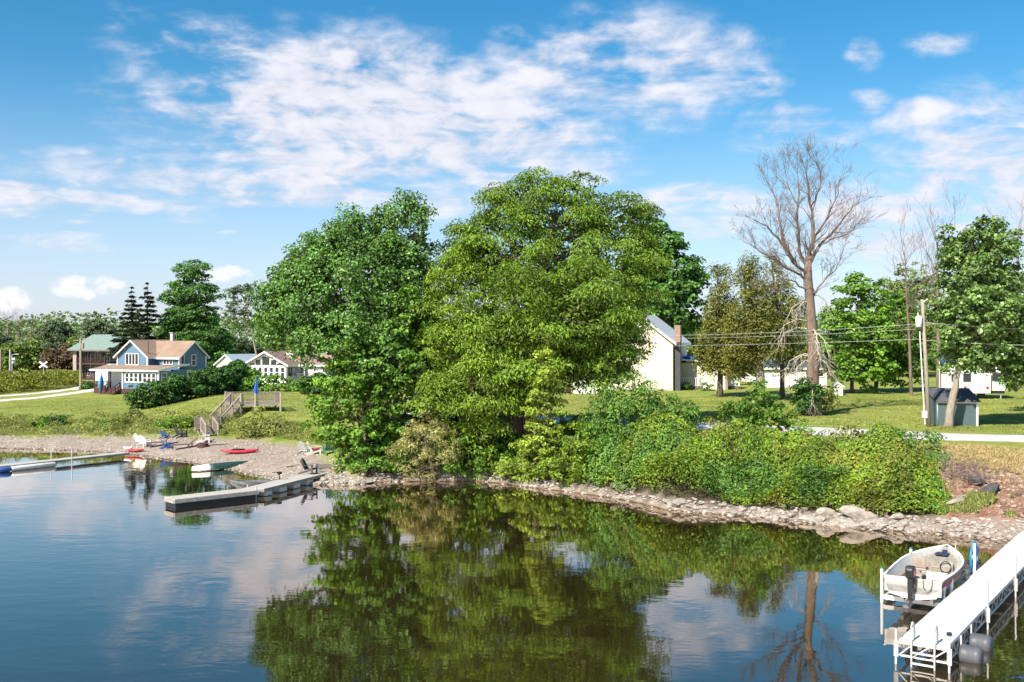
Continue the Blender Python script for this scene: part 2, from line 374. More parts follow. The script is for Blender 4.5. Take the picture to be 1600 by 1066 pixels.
lawn = mixc(nt, maprange(nt, ns(0.9, 7.0, .7, streak.outputs[0]), 0.42, 0.66, 0, .75), lawn, (0.35, 0.35, 0.085))
lawn = mixc(nt, maprange(nt, ns(2.6, 5.0, .7), 0.45, 0.68, 0, .6), lawn, (0.125, 0.18, 0.028))
stripe = nd(nt, 'ShaderNodeMapping', Vector=pos, Rotation=(0, 0, R(52)), Scale=(1.0, 0.02, 1.0))
sx_ = nd(nt, 'ShaderNodeSeparateXYZ', Vector=stripe.outputs[0]).outputs[0]
wv = mth(nt, 'SINE', mth(nt, 'ADD', mth(nt, 'MULTIPLY', sx_, 3.4), mth(nt, 'MULTIPLY', mid, 2.5)))
lawn = mixc(nt, maprange(nt, wv, -0.2, 1.0, 0.0, 0.4), lawn, (0.30, 0.29, 0.075))
grav = mixc(nt, maprange(nt, ns(0.8, 8.0, .75), 0.35, 0.68, 0, 1), (0.33, 0.26, 0.205), (0.50, 0.415, 0.34))
vor = nd(nt, 'ShaderNodeTexVoronoi', Vector=pos, Scale=9.0)
grav = mixc(nt, maprange(nt, vor.outputs['Distance'], 0.1, 0.6, 0.0, 0.45, False), grav, (0.20, 0.165, 0.14))
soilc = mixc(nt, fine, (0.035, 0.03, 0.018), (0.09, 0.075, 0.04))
dryc = mixc(nt, maprange(nt, ns(2.2, 8.0, .8), 0.35, 0.65, 0, 1), (0.25, 0.20, 0.075), (0.47, 0.35, 0.175))
dirtc = mixc(nt, maprange(nt, ns(1.8, 8.0, .8), 0.38, 0.62, 0, 1), (0.17, 0.085, 0.055), (0.34, 0.20, 0.135))
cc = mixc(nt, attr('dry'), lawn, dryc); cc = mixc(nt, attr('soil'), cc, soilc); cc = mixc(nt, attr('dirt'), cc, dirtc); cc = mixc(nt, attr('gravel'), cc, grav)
# lake bed: weed and mud below the waterline
pz = nd(nt, 'ShaderNodeSeparateXYZ', Vector=pos).outputs[2]
bed = mixc(nt, maprange(nt, ns(1.2, 6.0, .7), 0.35, 0.65, 0, 1), (0.05, 0.032, 0.012), (0.15, 0.085, 0.035))
cc = mixc(nt, maprange(nt, pz, 0.11, 0.0, 0.0, 1.0), cc, bed)
cc = mixc(nt, maprange(nt, pz, -0.35, -1.3, 0.0, 1.0), cc, (0.020, 0.019, 0.008))
pb = nd(nt, 'ShaderNodeBsdfPrincipled', Base__Color=cc, Roughness=0.95); pb.inputs['Specular IOR Level'].default_value = 0.15
hb = mth(nt, 'ADD', fine, mth(nt, 'MULTIPLY', ns(30.0, 3.0), 0.5))
bp = nd(nt, 'ShaderNodeBump', Strength=0.8, Distance=0.10, Height=hb); nt.links.new(bp.outputs[0], pb.inputs['Normal'])
nt.links.new(pb.outputs[0], out.inputs[0])
gme = npmesh('ground', nv, quads, [M_ground], None, True)
for n_, a_ in (('gravel', gravel), ('soil', soil), ('dry', dry), ('dirt', dirt)):
    t_ = gme.attributes.new(n_, 'FLOAT', 'POINT'); t_.data.foreach_set('value', a_.astype(np.float32))
tag(link('ground', gme), 'grassy lakeside ground with a gravel beach and steep bank', kind='structure')

# ------------------------------------------------------------------ water
M_water, nt, out = newmat('lake_water')
geo = nd(nt, 'ShaderNodeNewGeometry'); pos = geo.outputs['Position']
mpA = nd(nt, 'ShaderNodeMapping', Vector=pos, Scale=(0.55, 1.0, 1.0), Rotation=(0, 0, R(12)))
wa = nd(nt, 'ShaderNodeTexNoise', Vector=mpA.outputs[0], Scale=1.1, Detail=3.0, Roughness=0.5).outputs[0]
wb = nd(nt, 'ShaderNodeTexNoise', Vector=mpA.outputs[0], Scale=4.5, Detail=2.0, Roughness=0.5).outputs[0]
wc = nd(nt, 'ShaderNodeTexNoise', Vector=pos, Scale=0.09, Detail=3.0).outputs[0]
calm = maprange(nt, wc, 0.38, 0.62, 0.35, 1.0)
hh = mth(nt, 'MULTIPLY', mth(nt, 'ADD', wa, mth(nt, 'MULTIPLY', wb, 0.16)), calm)
bw = nd(nt, 'ShaderNodeBump', Strength=1.0, Distance=0.0075, Height=hh)
gl = nd(nt, 'ShaderNodeBsdfGlossy', Color=(1.0, 0.91, 0.83, 1), Roughness=0.02, Normal=bw.outputs[0])
tr = nd(nt, 'ShaderNodeBsdfTransparent', Color=(0.50, 0.40, 0.20, 1))
murk = nd(nt, 'ShaderNodeBsdfDiffuse', Color=(0.036, 0.027, 0.0085, 1))
m0 = nd(nt, 'ShaderNodeMixShader', Fac=0.55); nt.links.new(tr.outputs[0], m0.inputs[1]); nt.links.new(murk.outputs[0], m0.inputs[2])
fr = nd(nt, 'ShaderNodeFresnel', IOR=1.42, Normal=bw.outputs[0])
ff = mth(nt, 'ADD', mth(nt, 'MULTIPLY', fr.outputs[0], 1.65), 0.06, clamp=True)
m1 = nd(nt, 'ShaderNodeMixShader', Fac=ff); nt.links.new(m0.outputs[0], m1.inputs[1]); nt.links.new(gl.outputs[0], m1.inputs[2])
nt.links.new(m1.outputs[0], out.inputs[0])
wm = MB(); wm.add([(-2400, -900, 0), (2400, -900, 0), (2400, 110, 0), (-2400, 110, 0)], [(0, 1, 2, 3)])
tag(wm.build('water', M_water), 'calm brown lake reflecting trees and sky', kind='structure')

# ------------------------------------------------------------------ road, driveway
def strip(name, pts, w, m, dz, label):
    P = []
    pts = [Vector((p[0], p[1], 0)) for p in pts]
    for a, b in zip(pts[:-1], pts[1:]):
        n = max(2, int((b-a).length/1.0))
        for i in range(n): P.append(a.lerp(b, i/n))
    P.append(pts[-1])
    for _ in range(12): P = [P[0]]+[(P[i-1]+P[i]*2+P[i+1])/4 for i in range(1, len(P)-1)]+[P[-1]]
    vs, fs = [], []
    ks = 5
    for i, p in enumerate(P):
        t = (P[min(i+1, len(P)-1)]-P[max(i-1, 0)]).normalized(); s = Vector((t.y, -t.x, 0))
        wob = 0.12*math.sin(i*0.9)+0.08*math.sin(i*2.3)
        for j in range(ks):
            q = p+s*((j/(ks-1)-.5)*(w+wob)); vs.append((q.x, q.y, gz(q.x, q.y)+dz+(0.02 if 0 < j < ks-1 else -0.05)))
    for i in range(len(P)-1):
        for j in range(ks-1): fs.append((i*ks+j, i*ks+j+1, (i+1)*ks+j+1, (i+1)*ks+j))
    b = MB(); b.add(vs, fs); return tag(b.build(name, m, smooth=True), label, kind='structure')
M['road'] = mat('pale_chip_road', (0.50, 0.475, 0.45), 0.9, 0.16, 2.5, 0.4, 25.0)
M['drive'] = mat('gravel_drive', (0.60, 0.56, 0.50), 0.9, 0.18, 2.5, 0.4, 25.0)
def gxy(px, d): return ((px-CX)/F*d, d)
strip('road', [(75, 42), (50, 50.5), (29.3, 58.6), (23, 61.5), (16.4, 66.0), (11, 69.8), (3.3, 74.0), (-4, 79), (-8, 88), (-8, 110)], 4.6, M['road'], 0.05, 'pale narrow road along the top of the bank')
strip('driveway', [gxy(-160, 112), gxy(0, 122), gxy(75, 131), gxy(150, 148), gxy(185, 166)], 2.4, M['drive'], 0.05, 'pale gravel driveway curving up behind the blue house')
strip('lane', [gxy(-160, 122), gxy(0, 132), gxy(75, 142), gxy(122, 152), gxy(150, 170)], 2.2, M['drive'], 0.05, 'pale gravel lane beside the weeds')
# ------------------------------------------------------------------ foliage tools
def unit(v): return v/np.maximum(np.linalg.norm(v, axis=-1, keepdims=True), 1e-6)
def leaves_mesh(name, C, Nn, S, T, m, aspect=0.55, axis=None, fold=0.10):
    n = len(C); Nn = unit(Nn)
    a = rng.normal(size=(n, 3)) if axis is None else axis+rng.normal(size=(n, 3))*.45
    a = unit(a-Nn*np.sum(a*Nn, 1, keepdims=True)); b = np.cross(Nn, a); s = S[:, None]
    asp = aspect*(0.8+0.4*rng.random((n, 1)))
    V = np.stack([C-a*s*.5, C+b*s*asp*.5+Nn*s*fold-a*s*.08, C+a*s*.5-Nn*s*fold, C-b*s*asp*.5+Nn*s*fold-a*s*.08], 1).reshape(-1, 3)
    return npmesh(name, V, np.arange(4*n).reshape(n, 4), [m], T)
def n3(p, s):
    x, y, z = p[:, 0]/s, p[:, 1]/s, p[:, 2]/s
    return (np.sin(x+1.7*np.sin(y*1.13+.4))+np.sin(y*1.21+1.9*np.sin(z+1.1))+np.sin(z*1.17+1.6*np.sin(x*.91+2.0)))/3
def clumps(lobes, dens, cr, bottom=0.35):
    """centres and outward directions of leaf clumps over a set of ellipsoid lobes [(c, r)]"""
    Cs, Ds, Rs, Ls = [], [], [], []
    for li, (c, r) in enumerate(lobes):
        c = np.array(c); r = np.array(r)*1.13; p = 1.6
        area = 4*math.pi*(((r[0]*r[1])**p+(r[0]*r[2])**p+(r[1]*r[2])**p)/3)**(1/p)
        n = max(6, int(area*dens))
        d = unit(rng.normal(size=(n, 3)))
        d = d[(d[:, 2] > -0.45) | (rng.random(n) < bottom)]
        q = n3(c+d*r, .62*cr); d = d[q+rng.normal(size=len(d))*.3 > -.42]; q = n3(c+d*r, .62*cr)
        k = .82+.20*q+.13*n3(c+d*r+7.0, 1.9*cr)+.07*rng.normal(size=len(d))
        pos = c+d*r*k[:, None]
        ok = np.ones(len(d), bool)
        for lj, (c2, r2) in enumerate(lobes):
            if lj != li: ok &= np.linalg.norm((pos-np.array(c2))/np.array(r2), axis=1) > 0.62
        pos, d = pos[ok], d[ok]
        Cs.append(pos); Ds.append(unit(d/r)); Rs.append(cr*(0.6+0.8*rng.random(len(pos)))); Ls.append(np.full(len(pos), li))
    return np.concatenate(Cs), np.concatenate(Ds), np.concatenate(Rs), np.concatenate(Ls)
def foliage(name, lobes, m, dens=0.8, cr=0.75, per=60, leaf=0.24, parent=None, flat=0.6, up=0.55, droop=0.0, aspect=0.55, core=0.5, bottom=0.35, tvar=0.3, zmin=None, shell=.45):
    Cc, Dc, Rc, Lc = clumps(lobes, dens, cr, bottom)
    nc = len(Cc); cnt = np.maximum(8, (per*(Rc/cr)**2).astype(int)); idx = np.repeat(np.arange(nc), cnt); n = len(idx)
    o = unit(rng.normal(size=(n, 3))); low = (o[:, 2] < -.25) & (rng.random(n) < .65); o[low, 2] *= -1; o = o*(rng.random((n, 1))**shell)
    o = o*Rc[idx][:, None]; o[:, 2] *= flat
    C = Cc[idx]+o+Dc[idx]*(0.15*Rc[idx])[:, None]
    if droop: C[:, 2] -= droop*(o[:, 0]**2+o[:, 1]**2)/np.maximum(Rc[idx], .1)
    Nn = Dc[idx]*0.40+np.array([0, 0, up])+unit(o)*0.5+rng.normal(size=(n, 3))*.42
    S = leaf*(0.65+0.7*rng.random(n)); T = (1-tvar+2*tvar*rng.random(nc))[idx]*(0.9+.2*rng.random(n))
    if core:                      # sparse leaves deeper in the crown
        cc, cs = [], []
        for c, r in lobes:
            k = int(core*20*r[0]*r[2]*4.2/max(leaf*6, .6))
            q = unit(rng.normal(size=(k, 3)))*(rng.random((k, 1))**0.4)*0.8
            cc.append(np.array(c)+q*np.array(r))
        cc = np.concatenate(cc); k = len(cc)
        C = np.concatenate([C, cc]); Nn = np.concatenate([Nn, rng.normal(size=(k, 3))+np.array([0, 0, .5])])
        S = np.concatenate([S, leaf*1.7*(0.7+.6*rng.random(k))]); T = np.concatenate([T, np.full(k, .95)])
    if zmin is not None:
        ok = C[:, 2] > zmin; C, Nn, S, T = C[ok], Nn[ok], S[ok], T[ok]
    ax = None
    if droop: ax = np.concatenate([unit(o)*1.2+np.array([0, 0, -.8]), rng.normal(size=(len(C)-n, 3))])[:len(C)] if zmin is None else None
    return leaves_mesh(name, C, Nn, S, T, m, aspect, ax), Cc, Lc
def bend(p, q, sag, n=5, wob=0.0):
    p, q = Vector(p), Vector(q); L = (q-p).length; out = []
    for i in range(n+1):
        t = i/n; v = p.lerp(q, t); v.z += sag*L*math.sin(math.pi*t)
        if wob and 0 < i < n: v += Vector((random.gauss(0, wob), random.gauss(0, wob), random.gauss(0, wob)))*L
        out.append(v)
    return out
def tree(name, label, base, trunk, r0, lobes_px, m, d, bark='bark', kd=0.9, group=None, cat='tree', stems=(), twigs=True, zfork=None, **kw):
    """trunk: [(px,py)] from the foot up; lobes_px: (px,py,rx,ry[,depth offset]) all at their real distance d"""
    root = thing(name, label, cat, base, 0, group); B = Vector(base)
    lobes = []
    for l in lobes_px:
        dd = d+(l[4] if len(l) > 4 else 0); c = at(l[0], l[1], dd)-B; s = dd/F
        lobes.append((tuple(c), (l[2]*s, max(l[2], l[3]*.7)*s*kd, l[3]*s)))
    me, Cc, Lc = foliage('crown', lobes, m, **kw)
    mb = MB(); tp = [Vector((0, 0, -0.3))]+[at(x, y, d)-B for x, y in trunk[1:]]
    tp2 = []
    for a, b in zip(tp[:-1], tp[1:]):
        for i in range(3): tp2.append(a.lerp(b, i/3)+Vector((random.gauss(0, .04), random.gauss(0, .04), 0))*(1 if i else 0))
    tp2.append(tp[-1]); n = len(tp2)
    rad = [r0*(1.35 if i == 0 else 1.0-0.8*i/(n-1)) for i in range(n)]
    mb.path(tp2, rad, 9)
    for st in stems:
        sp = [Vector((st[0][0]-B.x, st[0][1]-B.y, gz(*st[0][:2])-B.z-.2))]+[at(x, y, dd)-B for x, y, dd in st[1:]]
        mb.path(sp, [r0*.6*(1-.75*i/(len(sp)-1)) for i in range(len(sp))], 7)
    for li, (c, r) in enumerate(lobes):
        c = Vector(c); zt = c.z-0.5*r[2]-0.25*math.hypot(c.x, c.y)
        zt = max(zt, (zfork if zfork is not None else .32)*tp2[-1].z)
        i = min(range(n), key=lambda k: abs(tp2[k].z-zt)); p = tp2[max(1, min(i, n-2))]
        rr = max(0.05, min(rad[max(1, min(i, n-2))]*0.62, 0.10+0.035*(c-p).length))
        bp = bend(p, c, -0.04, 5, 0.03); mb.path(bp, [rr*(1-.6*k/5) for k in range(6)], 6)
        if twigs:
            for q in Cc[Lc == li][::3]:
                s = bp[random.randint(2, 5)]; tp_ = bend(s, q, -0.05, 3, 0.04)
                mb.path(tp_, [rr*.30+.012, rr*.2+.01, .016, .009], 4, False)
    mb.build('trunk', M[bark], root, True); link('crown', me, root)
    return root
def bush(name, label, px, py, rx, ry, d, m, group=None, lobes=None, cat='bush', stem=True, **kw):
    """a shrub standing on the ground at distance d; (px,py) is the middle of its mass"""
    B = gp(px, d); s = d/F; root = thing(name, label, cat, B, 0, group)
    c = at(px, py, d)-B; hz = max(ry*s, 0.3); L = []
    if lobes is None:
        L.append(((0, 0, c.z), (rx*s, rx*s*.85, hz)))
        for k in range(5):
            a = k*1.256+random.random(); q = .55+.2*random.random()
            L.append(((math.cos(a)*rx*s*.6, math.sin(a)*rx*s*.5, c.z+random.uniform(-.35, .45)*hz), (rx*s*q*.8, rx*s*q*.7, hz*q)))
    else:
        for (x, y, a, b, *o) in lobes:
            dd = d+(o[0] if o else 0); q = at(x, y, dd)-B; L.append((tuple(q), (a*dd/F, max(a, .8*b)*dd/F*.85, b*dd/F)))
    a = dict(dens=1.4, cr=.48, per=52, leaf=.2, core=1.0, bottom=.7); a.update(kw)
    me, Cc, Lc = foliage('foliage', L, m, **a)
    mb = MB()
    for q in Cc[::5]: mb.path(bend((random.gauss(0, .15), random.gauss(0, .15), -.2), q, 0.05, 3, .03), [.035, .025, .015, .008], 4, False)
    if stem: mb.build('stem', M['bark'], root, True)
    link('foliage', me, root); return root

LM = {}
LM['walnut'] = leafmat('walnut_leaf', (0.107, 0.204, 0.017), (0.145, 0.233, 0.020))
LM['boxelder'] = leafmat('boxelder_leaf', (0.136, 0.251, 0.019), (0.194, 0.286, 0.023), .28)
LM['poplar'] = leafmat('cottonwood_leaf', (0.087, 0.194, 0.036), (0.123, 0.237, 0.047), .28, .38)
LM['young'] = leafmat('young_maple_leaf', (0.076, 0.196, 0.021), (0.128, 0.238, 0.026), .28)
LM['maple'] = leafmat('maple_leaf', (0.058, 0.155, 0.027), (0.091, 0.201, 0.034), .26)
LM['bright'] = leafmat('bright_maple_leaf', (0.094, 0.233, 0.019), (0.150, 0.271, 0.025), .28)
LM['rmaple'] = leafmat('shore_maple_leaf', (0.079, 0.171, 0.035), (0.157, 0.239, 0.063), .25, .35)
LM['willow'] = leafmat('willow_leaf', (0.287, 0.295, 0.111), (0.372, 0.355, 0.135), .3)
LM['cedar'] = leafmat('cedar_leaf', (0.115, 0.148, 0.024), (0.19, 0.19, 0.032), .2)
LM['spruce'] = leafmat('spruce_needle', (0.030, 0.054, 0.027), (0.048, 0.075, 0.030), .1)
LM['pine'] = leafmat('pine_needle', (0.075, 0.128, 0.030), (0.120, 0.165, 0.045), .15)
LM['sumac'] = leafmat('sumac_leaf', (0.097, 0.210, 0.032), (0.132, 0.247, 0.039), .26)
LM['bramble'] = leafmat('bramble_leaf', (0.100, 0.199, 0.017), (0.178, 0.253, 0.023), .26)
LM['yellow'] = leafmat('yellow_shrub_leaf', (0.140, 0.190, 0.021), (0.190, 0.216, 0.027), .28)
LM['vine'] = leafmat('vine_leaf', (0.190, 0.300, 0.029), (0.278, 0.359, 0.044), .28)
LM['hedge'] = leafmat('hedge_leaf', (0.041, 0.108, 0.020), (0.065, 0.146, 0.025), .2)
LM['hedge2'] = leafmat('grape_leaf', (0.128, 0.282, 0.040), (0.171, 0.325, 0.047), .3)
LM['weed'] = leafmat('weed_leaf', (0.164, 0.221, 0.043), (0.272, 0.293, 0.086), .3)
LM['far'] = leafmat('far_leaf', (0.075, 0.149, 0.037), (0.124, 0.189, 0.051), .22)
LM['far2'] = leafmat('far_leaf_pale', (0.129, 0.201, 0.042), (0.175, 0.237, 0.050), .22)
LM['far_b'] = leafmat('far_leaf_blue', (0.080, 0.120, 0.064), (0.112, 0.152, 0.072), .2)
LM['russet'] = leafmat('russet_leaf', (0.105, 0.060, 0.033), (0.135, 0.090, 0.045), .2)
LM['drygrass'] = leafmat('dry_grass', (0.360, 0.270, 0.110), (0.460, 0.360, 0.170), .2)
LM['dogwood'] = leafmat('dogwood_leaf', (0.066, 0.157, 0.023), (0.102, 0.205, 0.030), .24)
LM['stalk'] = leafmat('dry_stalk', (0.20, 0.13, 0.06), (0.26, 0.18, 0.08), .1)
LM['lawn'] = leafmat('lawn_blade', (0.13, 0.21, 0.028), (0.30, 0.31, 0.075), .2)
LM['goldenrod'] = leafmat('goldenrod', (0.12, 0.18, 0.028), (0.22, 0.23, 0.03), .3)

# ------------------------------------------------------------------ the large trees of the shore
D = 66.0
tree('cottonwood_tree', 'tall cottonwood with upright leafy tops left of the walnut', gp(592, D), [(592, 712), (588, 640), (592, 560), (598, 470), (604, 390), (622, 335)], .42,
     [(560, 470, 92, 108), (480, 478, 70, 62), (462, 522, 46, 34, -1), (530, 424, 54, 46), (588, 412, 46, 46), (634, 416, 30, 50), (530, 545, 54, 46, -2), (615, 480, 55, 90, 1), (496, 425, 42, 45),
      (436, 490, 30, 42), (654, 400, 20, 44, 1), (585, 560, 60, 60, -1), (636, 334, 15, 34), (660, 362, 12, 32), (612, 348, 15, 32), (584, 345, 15, 30), (553, 357, 16, 28), (522, 372, 16, 26), (497, 392, 18, 26), (647, 322, 8, 18), (452, 450, 26, 30), (440, 500, 32, 46), (430, 528, 22, 26), (470, 445, 36, 40)],
     LM['poplar'], D, 'bark_mid', dens=.85, cr=.76, per=96, leaf=.19, core=1.2, tvar=.36, flat=.9, up=.35, aspect=.8,
     stems=[((-6.2, 66.5), (620, 640, 66.5), (614, 560, 66.5), (632, 440, 67)), ((-9.3, 65.6), (572, 640, 65.6), (548, 560, 65), (500, 480, 65))])
tree('linden_tree', 'dark leafy young tree between cottonwood and walnut', gp(617, 64.5), [(617, 712), (616, 640), (622, 560), (630, 490)], .16,
     [(628, 500, 40, 45), (622, 560, 44, 45), (640, 610, 34, 48), (600, 640, 30, 40), (655, 545, 26, 50, 1), (622, 690, 40, 34)], LM['young'], 64.5, dens=1.15, cr=.55, per=44, leaf=.25, aspect=.85)
tree('young_maple_tree', 'young yellow-green maple on the bank beside the wooden dock', gp(572, 63.6), [(572, 722), (570, 680), (560, 630), (552, 580)], .11,
     [(545, 590, 40, 34), (530, 632, 42, 36), (566, 640, 36, 42), (520, 668, 36, 26), (566, 690, 44, 32), (540, 560, 26, 24), (590, 610, 24, 40)], LM['bright'], 63.6, 'bark_pale', dens=1.2, cr=.5, per=42, leaf=.22, aspect=.8)
tree('walnut_tree', 'huge spreading walnut, the largest tree, in the middle of the shore', gp(812, D), [(812, 690), (806, 640), (815, 560), (835, 470), (860, 380), (868, 330)], .55,
     [(862, 412, 102, 84), (784, 366, 54, 50), (845, 312, 34, 34), (915, 314, 38, 36), (976, 352, 38, 40), (742, 392, 26, 24), (885, 345, 50, 40), (820, 345, 36, 36), (940, 440, 92, 90), (986, 448, 34, 54), (760, 430, 70, 66), (945, 530, 60, 52, 1),
      (880, 520, 80, 70, -2), (860, 450, 76, 56, -4), (720, 400, 34, 38), (985, 335, 26, 30), (800, 315, 24, 30), (998, 402, 22, 34), (870, 570, 60, 40, -3), (968, 568, 28, 24), (938, 570, 46, 26, -2), (800, 600, 50, 46, -3), (905, 480, 70, 60, -5), (800, 470, 50, 50, -4), (840, 620, 40, 26, -3), (976, 515, 26, 34), (958, 570, 46, 26, -3), (972, 545, 26, 38, -2), (955, 500, 50, 50, -3)],
     LM['walnut'], D, dens=.52, cr=1.08, per=185, leaf=.22, flat=.40, droop=.26, aspect=.42, core=1.1, zfork=.4, tvar=.36,
     stems=[((1.1, 65.3), (822, 640, 65.3), (828, 560, 65), (880, 450, 64)), ((-.2, 66.6), (795, 640, 66.6), (780, 540, 66.6), (765, 430, 67))])
tree('box_elder_tree', 'yellow-green box elder drooping in front of the walnut, left side', gp(742, 63.8), [(742, 722), (742, 660), (735, 580), (728, 480)], .26,
     [(712, 470, 46, 56), (745, 540, 60, 62), (700, 555, 40, 50, -1), (690, 625, 42, 40, -1), (752, 620, 56, 52, -1), (790, 505, 48, 52), (738, 420, 44, 42, 1), (700, 690, 30, 32), (752, 690, 46, 36, -1), (815, 560, 40, 52), (668, 600, 24, 30)],
     LM['boxelder'], 63.8, dens=.62, cr=.95, per=150, leaf=.21, core=1.3, tvar=.36, flat=.5, droop=.45, aspect=.4)
tree('ash_tree', 'thin yellowish tree with bare twigs in front of the walnut', gp(838, 63.0), [(838, 722), (836, 640), (832, 540), (826, 470)], .15,
     [(830, 500, 34, 40), (850, 560, 34, 36), (812, 560, 28, 34), (835, 455, 30, 26)], LM['boxelder'], 63.0, 'bark_pale', dens=.9, cr=.5, per=34, leaf=.22, droop=.3, aspect=.42, core=.1)
tree('rear_maple_tree', 'round dark maple behind the walnut and white house', gp(1040, 132), [(1040, 598), (1040, 540), (1040, 470), (1035, 400)], .4,
     [(1045, 430, 46, 60), (1010, 420, 40, 60), (1068, 465, 30, 45), (1030, 385, 28, 32), (1055, 500, 34, 30), (1000, 480, 40, 50), (1075, 435, 16, 24)], LM['maple'], 132, dens=.5, cr=1.0, per=60, leaf=.42, aspect=.9)
tree('willow_sapling', 'small olive-grey willow leaning over the waterline', gp(680, 62.9), [(680, 751), (676, 730), (668, 705), (664, 680)], .13,
     [(662, 690, 38, 30), (638, 714, 24, 28), (692, 702, 28, 30), (664, 668, 28, 18), (648, 734, 28, 16), (704, 716, 14, 16)], LM['willow'], 62.3, dens=2.2, cr=.38, per=64, leaf=.19, aspect=.24, flat=.8, core=.8)
# ------------------------------------------------------------------ right-hand trees
tree('cedar_tree', 'broad olive cedar, leftmost, beside the white house', gp(1125, 98), [(1125, 603), (1125, 560), (1122, 500), (1124, 450)], .3,
     [(1122, 545, 28, 40), (1124, 490, 22, 42), (1125, 450, 11, 24), (1140, 520, 24, 36), (1105, 560, 15, 30), (1130, 575, 30, 22), (1150, 545, 22, 40)], LM['cedar'], 98, dens=1.7, cr=.6, per=58, core=1.2, leaf=.26, flat=1.3, aspect=.4, up=.8)
tree('cedar_tree', 'tall olive cedar with a thick pale trunk behind the bank shrub', gp(1188, 92), [(1190, 613), (1186, 570), (1178, 500), (1170, 430)], .48,
     [(1165, 520, 30, 44), (1168, 465, 22, 44), (1170, 425, 10, 20), (1195, 540, 30, 36), (1150, 550, 22, 24), (1185, 500, 22, 40), (1160, 570, 26, 20)], LM['cedar'], 92, 'bark_pale', dens=1.7, cr=.6, per=56, core=1.2, leaf=.26, flat=1.3, aspect=.4, up=.8)
tree('cedar_tree', 'thin brownish cedar just left of the dead tree', gp(1222, 96), [(1222, 608), (1222, 560), (1214, 480), (1206, 410)], .25,
     [(1210, 470, 20, 48), (1207, 415, 9, 22), (1225, 530, 26, 44), (1240, 490, 15, 34), (1245, 560, 24, 30), (1222, 500, 24, 46)], LM['cedar'], 96, dens=1.3, cr=.6, per=44, leaf=.25, flat=1.3, aspect=.4, up=.8, core=.8)
tree('lawn_maple_tree', 'bright green maple on the lawn right of the dead tree', gp(1332, 104), [(1332, 612), (1332, 580), (1336, 530), (1340, 470)], .22,
     [(1345, 490, 40, 52), (1318, 545, 38, 46), (1374, 530, 36, 50), (1345, 578, 50, 28), (1352, 452, 26, 22), (1308, 505, 22, 36)], LM['bright'], 104, dens=.75, cr=.72, per=50, leaf=.3, aspect=.8)
tree('lawn_maple_tree', 'green maple between the bright maple and the utility pole', gp(1368, 108), [(1368, 610), (1370, 580), (1390, 540), (1400, 500)], .24,
     [(1402, 530, 36, 50), (1385, 578, 40, 26), (1420, 565, 26, 38), (1400, 485, 28, 26)], LM['young'], 108, dens=.75, cr=.72, per=48, leaf=.3, aspect=.8)
tree('rear_ash_tree', 'olive green tree far behind the bare trees by the pole', gp(1432, 150), [(1432, 600), (1432, 540), (1430, 480), (1428, 440)], .35,
     [(1425, 450, 34, 34), (1445, 490, 34, 40), (1405, 480, 24, 34), (1440, 540, 40, 46)], LM['far2'], 150, dens=.45, cr=1.0, per=48, leaf=.42)
tree('shore_maple_tree', 'large dark maple leaning over the grey shed', gp(1481, 66.3), [(1481, 667), (1487, 630), (1494, 590), (1512, 520), (1524, 430), (1530, 370)], .30,
     [(1530, 470, 48, 56), (1525, 400, 34, 40), (1545, 368, 18, 22), (1512, 430, 32, 38), (1560, 430, 26, 36), (1500, 530, 30, 40), (1545, 540, 50, 44), (1590, 540, 34, 50), (1570, 490, 34, 46),
      (1505, 562, 32, 16), (1550, 568, 46, 16), (1604, 586, 32, 24), (1488, 378, 12, 18), (1582, 378, 10, 12), (1625, 530, 40, 56), (1490, 480, 24, 40), (1560, 395, 24, 30), (1535, 500, 60, 40, -1), (1580, 450, 26, 34), (1500, 400, 22, 30)], LM['rmaple'], 66.3, 'bark_pale', dens=1.5, cr=.55, per=58, leaf=.22, aspect=.85, core=1.2, zfork=.34)
tree('edge_tree', 'leafy tree at the right edge behind the large maple', gp(1625, 80), [(1625, 625), (1625, 560), (1622, 500)], .25,
     [(1600, 575, 34, 36), (1630, 540, 40, 50), (1590, 600, 26, 16)], LM['young'], 80, dens=.8, cr=.65, per=46, leaf=.27)

